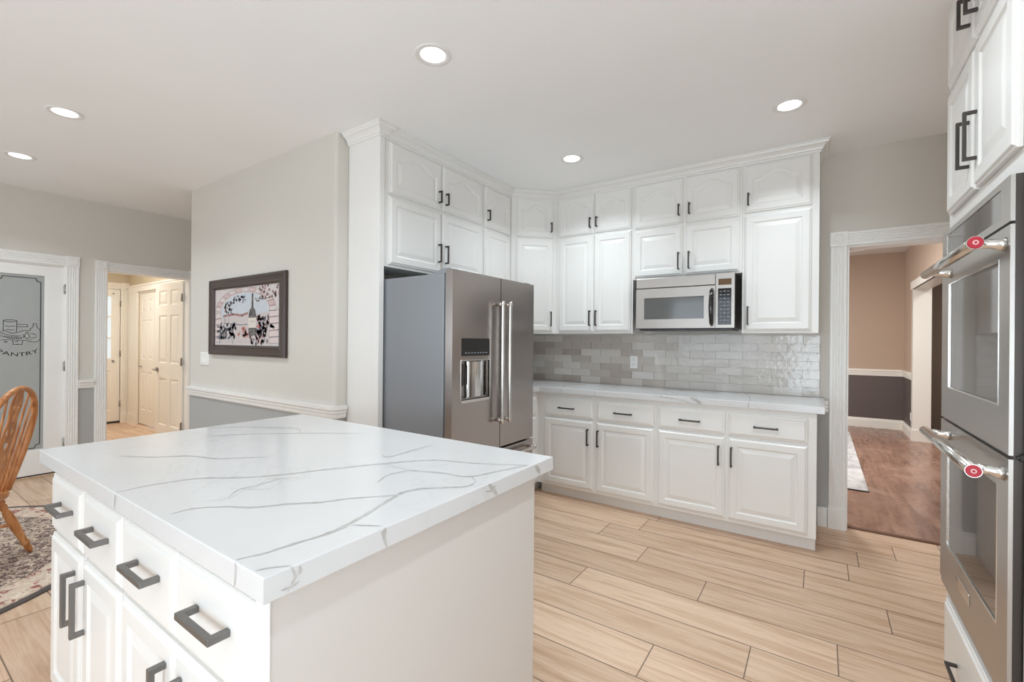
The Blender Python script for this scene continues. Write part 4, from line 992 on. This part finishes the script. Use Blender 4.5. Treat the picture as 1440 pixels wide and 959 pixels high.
ap(archp, ltb, 1)
ap([A_(*p) for p in ((245,480),(330,470),(430,450),(520,465),(645,450),(650,740),(240,740))], srgb(196,186,184), 2)
for i in range(13):        # arch stones
    a0, a1 = PI-PI*i/12.5, PI-PI*(i+0.86)/12.5
    pts = [A_(445+q*math.cos(a), 420-q*0.83*math.sin(a)) for q, a in ((212, a0), (262, a0), (262, a1), (212, a1))]
    ap(pts, pink if i % 2 else pale, 3); al(pts+[pts[0]], 0.004, rose, 4)
for s0, s1 in ((182, 235), (655, 735)):
    for j in range(5):
        pts = [A_(*p) for p in ((s0, 440+j*60), (s1, 432+j*60), (s1, 486+j*60), (s0, 494+j*60))]
        ap(pts, srgb(216,200,196), 3); al(pts+[pts[0]], 0.004, rose if j % 2 else slate, 4)
al([A_(260,470), A_(350,455), A_(430,470), A_(480,450)], 0.02, rose, 4); al([A_(262,540), A_(340,548), A_(420,560), A_(480,556)], 0.008, slate, 4); al([A_(275,490), A_(275,545)], 0.008, dk, 4); al([A_(310,490), A_(310,545)], 0.006, dk, 4)
for i in range(80): blob(*A_(random.uniform(205, 380), random.uniform(545, 690)), 0.016, 0.014, random.choice((blue, dk, slate, blue)), 5)
for i in range(26): blob(*A_(random.uniform(270, 345), random.uniform(335, 440)), 0.014, 0.012, random.choice((blue, rose, dk, slate)), 5)
for i in range(26): blob(*A_(random.uniform(345, 460), random.uniform(280, 345)), 0.014, 0.010, random.choice((slate, dk, srgb(120,124,116))), 5)
for i in range(64): blob(*A_(random.uniform(545, 650), random.uniform(480, 630)), 0.015, 0.014, random.choice((blue, slate, dk, rose)), 5)
for i in range(34): blob(*A_(random.uniform(560, 735), random.uniform(205, 330)), 0.012, 0.012, random.choice((rose, dk, pink, srgb(140,110,106))), 5)
for i in range(56): blob(*A_(random.uniform(500, 640), random.uniform(620, 745)), 0.012, 0.015, random.choice((dk, rose, slate, srgb(120,84,86))), 5)
for i in range(14): blob(*A_(random.uniform(395, 490), random.uniform(590, 670)), 0.022, 0.016, random.choice((srgb(196,140,130), pink, srgb(200,130,116))), 5)
for i in range(10): blob(*A_(random.uniform(660, 695), random.uniform(560, 610)), 0.014, 0.012, random.choice((dk, slate)), 5)
al([A_(330,640), A_(350,740)], 0.008, slate, 4); al([A_(215,690), A_(230,745)], 0.006, slate, 4); al([A_(560,320), A_(600,330), A_(680,315)], 0.005, dk, 5); al([A_(545,315), A_(555,345), A_(575,340)], 0.012, dk, 5)
bot = srgb(62, 58, 58)
ap([A_(*p) for p in ((513,268),(527,268),(528,395),(545,430),(552,480),(552,660),(488,660),(488,480),(494,430),(511,395))], bot, 6)
ap([A_(*p) for p in ((488,495),(552,495),(552,590),(488,590))], srgb(214,204,194), 7); al([A_(498,530), A_(542,530)], 0.004, srgb(150,130,122), 8)
blob(*A_(570,575), 0.022, 0.016, srgb(190,90,84), 8)
art.col['ink'] = ink
art.obj('print', 'print', r)

# ------------------------------------------------------------------ rugs
mb = MB(); mb.lathe([(1.20, 0.0), (1.20, 0.006), (1.194, 0.009), (1.16, 0.009), (0.001, 0.009)], 128, cap0=True, cap1=True, smooth=False)
o = tag(mb.obj('round_rug', 'rug_round'), 'round patterned rug in beige, brown and rose under the wooden chair', 'rug'); o.location = (-4.375, -0.045, 0.0005); o.rotation_euler = (0, 0, 0.4)
mb = MB(); mb.box(-2.2, 0.371, 5.225, 8.60, 0.0045, 0.014); mb.box(-2.2, 0.374, 5.218, 5.2245, 0.0045, 0.015, 1)
tag(mb.obj('dining_rug', ['rug_grey', 'etch'], None, 0.002), 'faded grey rug on the dark wood floor beyond the doorway', 'rug')

# ------------------------------------------------------------------ windsor chair
CH = Vector((-3.975, 0.343, 0.016)); REAR = math.radians(58)
r = thing('windsor_chair', 'golden oak hoop-back chair with carved splat and turned legs on the round rug', 'chair', CH, REAR-PI/2)      # local +y = rear
seat = MB(); K = 36
def sp_(a, e=1.0):
    x = 0.225*math.copysign(abs(math.cos(a))**0.75, math.cos(a)); y = 0.21*math.copysign(abs(math.sin(a))**0.75, math.sin(a))
    x *= 1.0-0.10*(y/0.21 if y > 0 else 0)
    return x*e, y*e
ang = [2*PI*i/K for i in range(K)]
ring = lambda e, z: [(sp_(a, e)[0], sp_(a, e)[1], z) for a in ang]
seat.loops([ring(0.90, 0.385), ring(0.985, 0.390), ring(1.0, 0.404), ring(0.985, 0.417), ring(0.93, 0.421), ring(0.7, 0.412), ring(0.35, 0.409)], True, True, True, 0, True)
seat.obj('seat', 'oak', r)
lean = math.radians(11)
def bk(x, h): return Vector((x, 0.165+math.sin(lean)*h, 0.412+math.cos(lean)*h))     # point of the back plane
H_ = 0.605
def hoop_w(h):      # half width of the hoop at height h
    q = h/H_
    return 0.150+0.085*math.sin(min(1, q/0.62)*PI/2)
top = [(-hoop_w(h), h) for h in [0.0, 0.06, 0.14, 0.22, 0.30, 0.38]]
arc = [(-0.235*math.cos(a), 0.385+0.245*math.sin(a)) for a in [PI*i/22 for i in range(23)]]
path = [bk(x, h) for x, h in top] + [bk(x, h) for x, h in arc] + [bk(-x, h) for x, h in reversed(top)]
MB().tube(path, 0.0155, 10).obj('hoop', 'oak', r)
def top_h(x): return 0.385+0.245*math.sqrt(max(0, 1-(x/0.235)**2))
for s in (-1, 1):
    for xb, xt in ((0.062, 0.105), (0.100, 0.165), (0.135, 0.208)):
        hb_, ht = 0.0, top_h(xt)-0.004
        pts = [bk(s*(xb+(xt-xb)*q), hb_+(ht-hb_)*q) for q in (0, 0.15, 0.4, 0.7, 1)]
        MB().tube(pts, [0.0065, 0.008, 0.009, 0.007, 0.0055], 8).obj('spindle', 'oak', r)
# pierced splat
sm = MB(); NX, NZ = 10, 46; keep = []
def sw(q): return 0.034+0.020*math.sin(q*PI*0.9)+0.010*math.cos(q*PI*7)*(0.4+0.6*q)
holes = [(0.0, 0.20, 0.011, 0.035), (-0.018, 0.36, 0.009, 0.022), (0.018, 0.36, 0.009, 0.022), (0.0, 0.47, 0.022, 0.028), (-0.022, 0.60, 0.010, 0.03), (0.022, 0.60, 0.010, 0.03), (0.0, 0.73, 0.012, 0.03), (-0.024, 0.83, 0.010, 0.022), (0.024, 0.83, 0.010, 0.022), (0.0, 0.92, 0.009, 0.016)]
vv = [[None]*(NX+1) for _ in range(NZ+1)]; Hs = top_h(0)-0.004
for j in range(NZ+1):
    for i in range(NX+1):
        q = j/NZ; vv[j][i] = len(sm.v); sm.v.append(tuple(bk((i/NX*2-1)*sw(q), q*Hs)))
for j in range(NZ):
    for i in range(NX):
        q = (j+0.5)/NZ; x = ((i+0.5)/NX*2-1)*sw(q)
        if any(((x-hx)/rx)**2+((q-hq)/rq)**2 < 1 for hx, hq, rx, rq in holes): continue
        sm.f.append([vv[j][i], vv[j][i+1], vv[j+1][i+1], vv[j+1][i]]); sm.m.append(0); sm.sm.append(True)
so = sm.obj('splat', 'oak', r)
md_ = so.modifiers.new('thick', 'SOLIDIFY'); md_.thickness = 0.012; md_.offset = 0
md_ = so.modifiers.new('round', 'SUBSURF'); md_.levels = 1; md_.render_levels = 1
# turned legs and stretchers
TURN = [(0, .014), (.04, .016), (.08, .021), (.10, .015), (.12, .022), (.15, .022), (.17, .015), (.19, .021), (.23, .018), (.27, .014), (.30, .020), (.45, .024), (.60, .022), (.72, .019), (.80, .016), (.82, .022), (.85, .022), (.87, .015), (.93, .018), (1.0, .013)]
feet = {}
for sx, sy in ((-1, -1), (1, -1), (-1, 1), (1, 1)):
    a = Vector((sx*0.135, sy*0.120, 0.392)); b = Vector((sx*0.235, sy*(0.205 if sy < 0 else 0.235), 0.0))
    feet[(sx, sy)] = (a, b)
    MB().tube([a.lerp(b, t_) for t_, _ in TURN], [q for _, q in TURN], 12).obj('leg', 'oak', r)
mid = lambda k, t_: feet[k][0].lerp(feet[k][1], t_)
for sx in (-1, 1):
    a, b = mid((sx, -1), 0.52), mid((sx, 1), 0.52)
    MB().tube([a.lerp(b, q) for q in (0, .2, .5, .8, 1)], [.008, .010, .015, .010, .008], 10).obj('stretcher', 'oak', r)
a = (mid((-1, -1), 0.52)+mid((-1, 1), 0.52))/2; b = (mid((1, -1), 0.52)+mid((1, 1), 0.52))/2
MB().tube([a.lerp(b, q) for q in (0, .2, .5, .8, 1)], [.008, .010, .015, .010, .008], 10).obj('stretcher', 'oak', r)
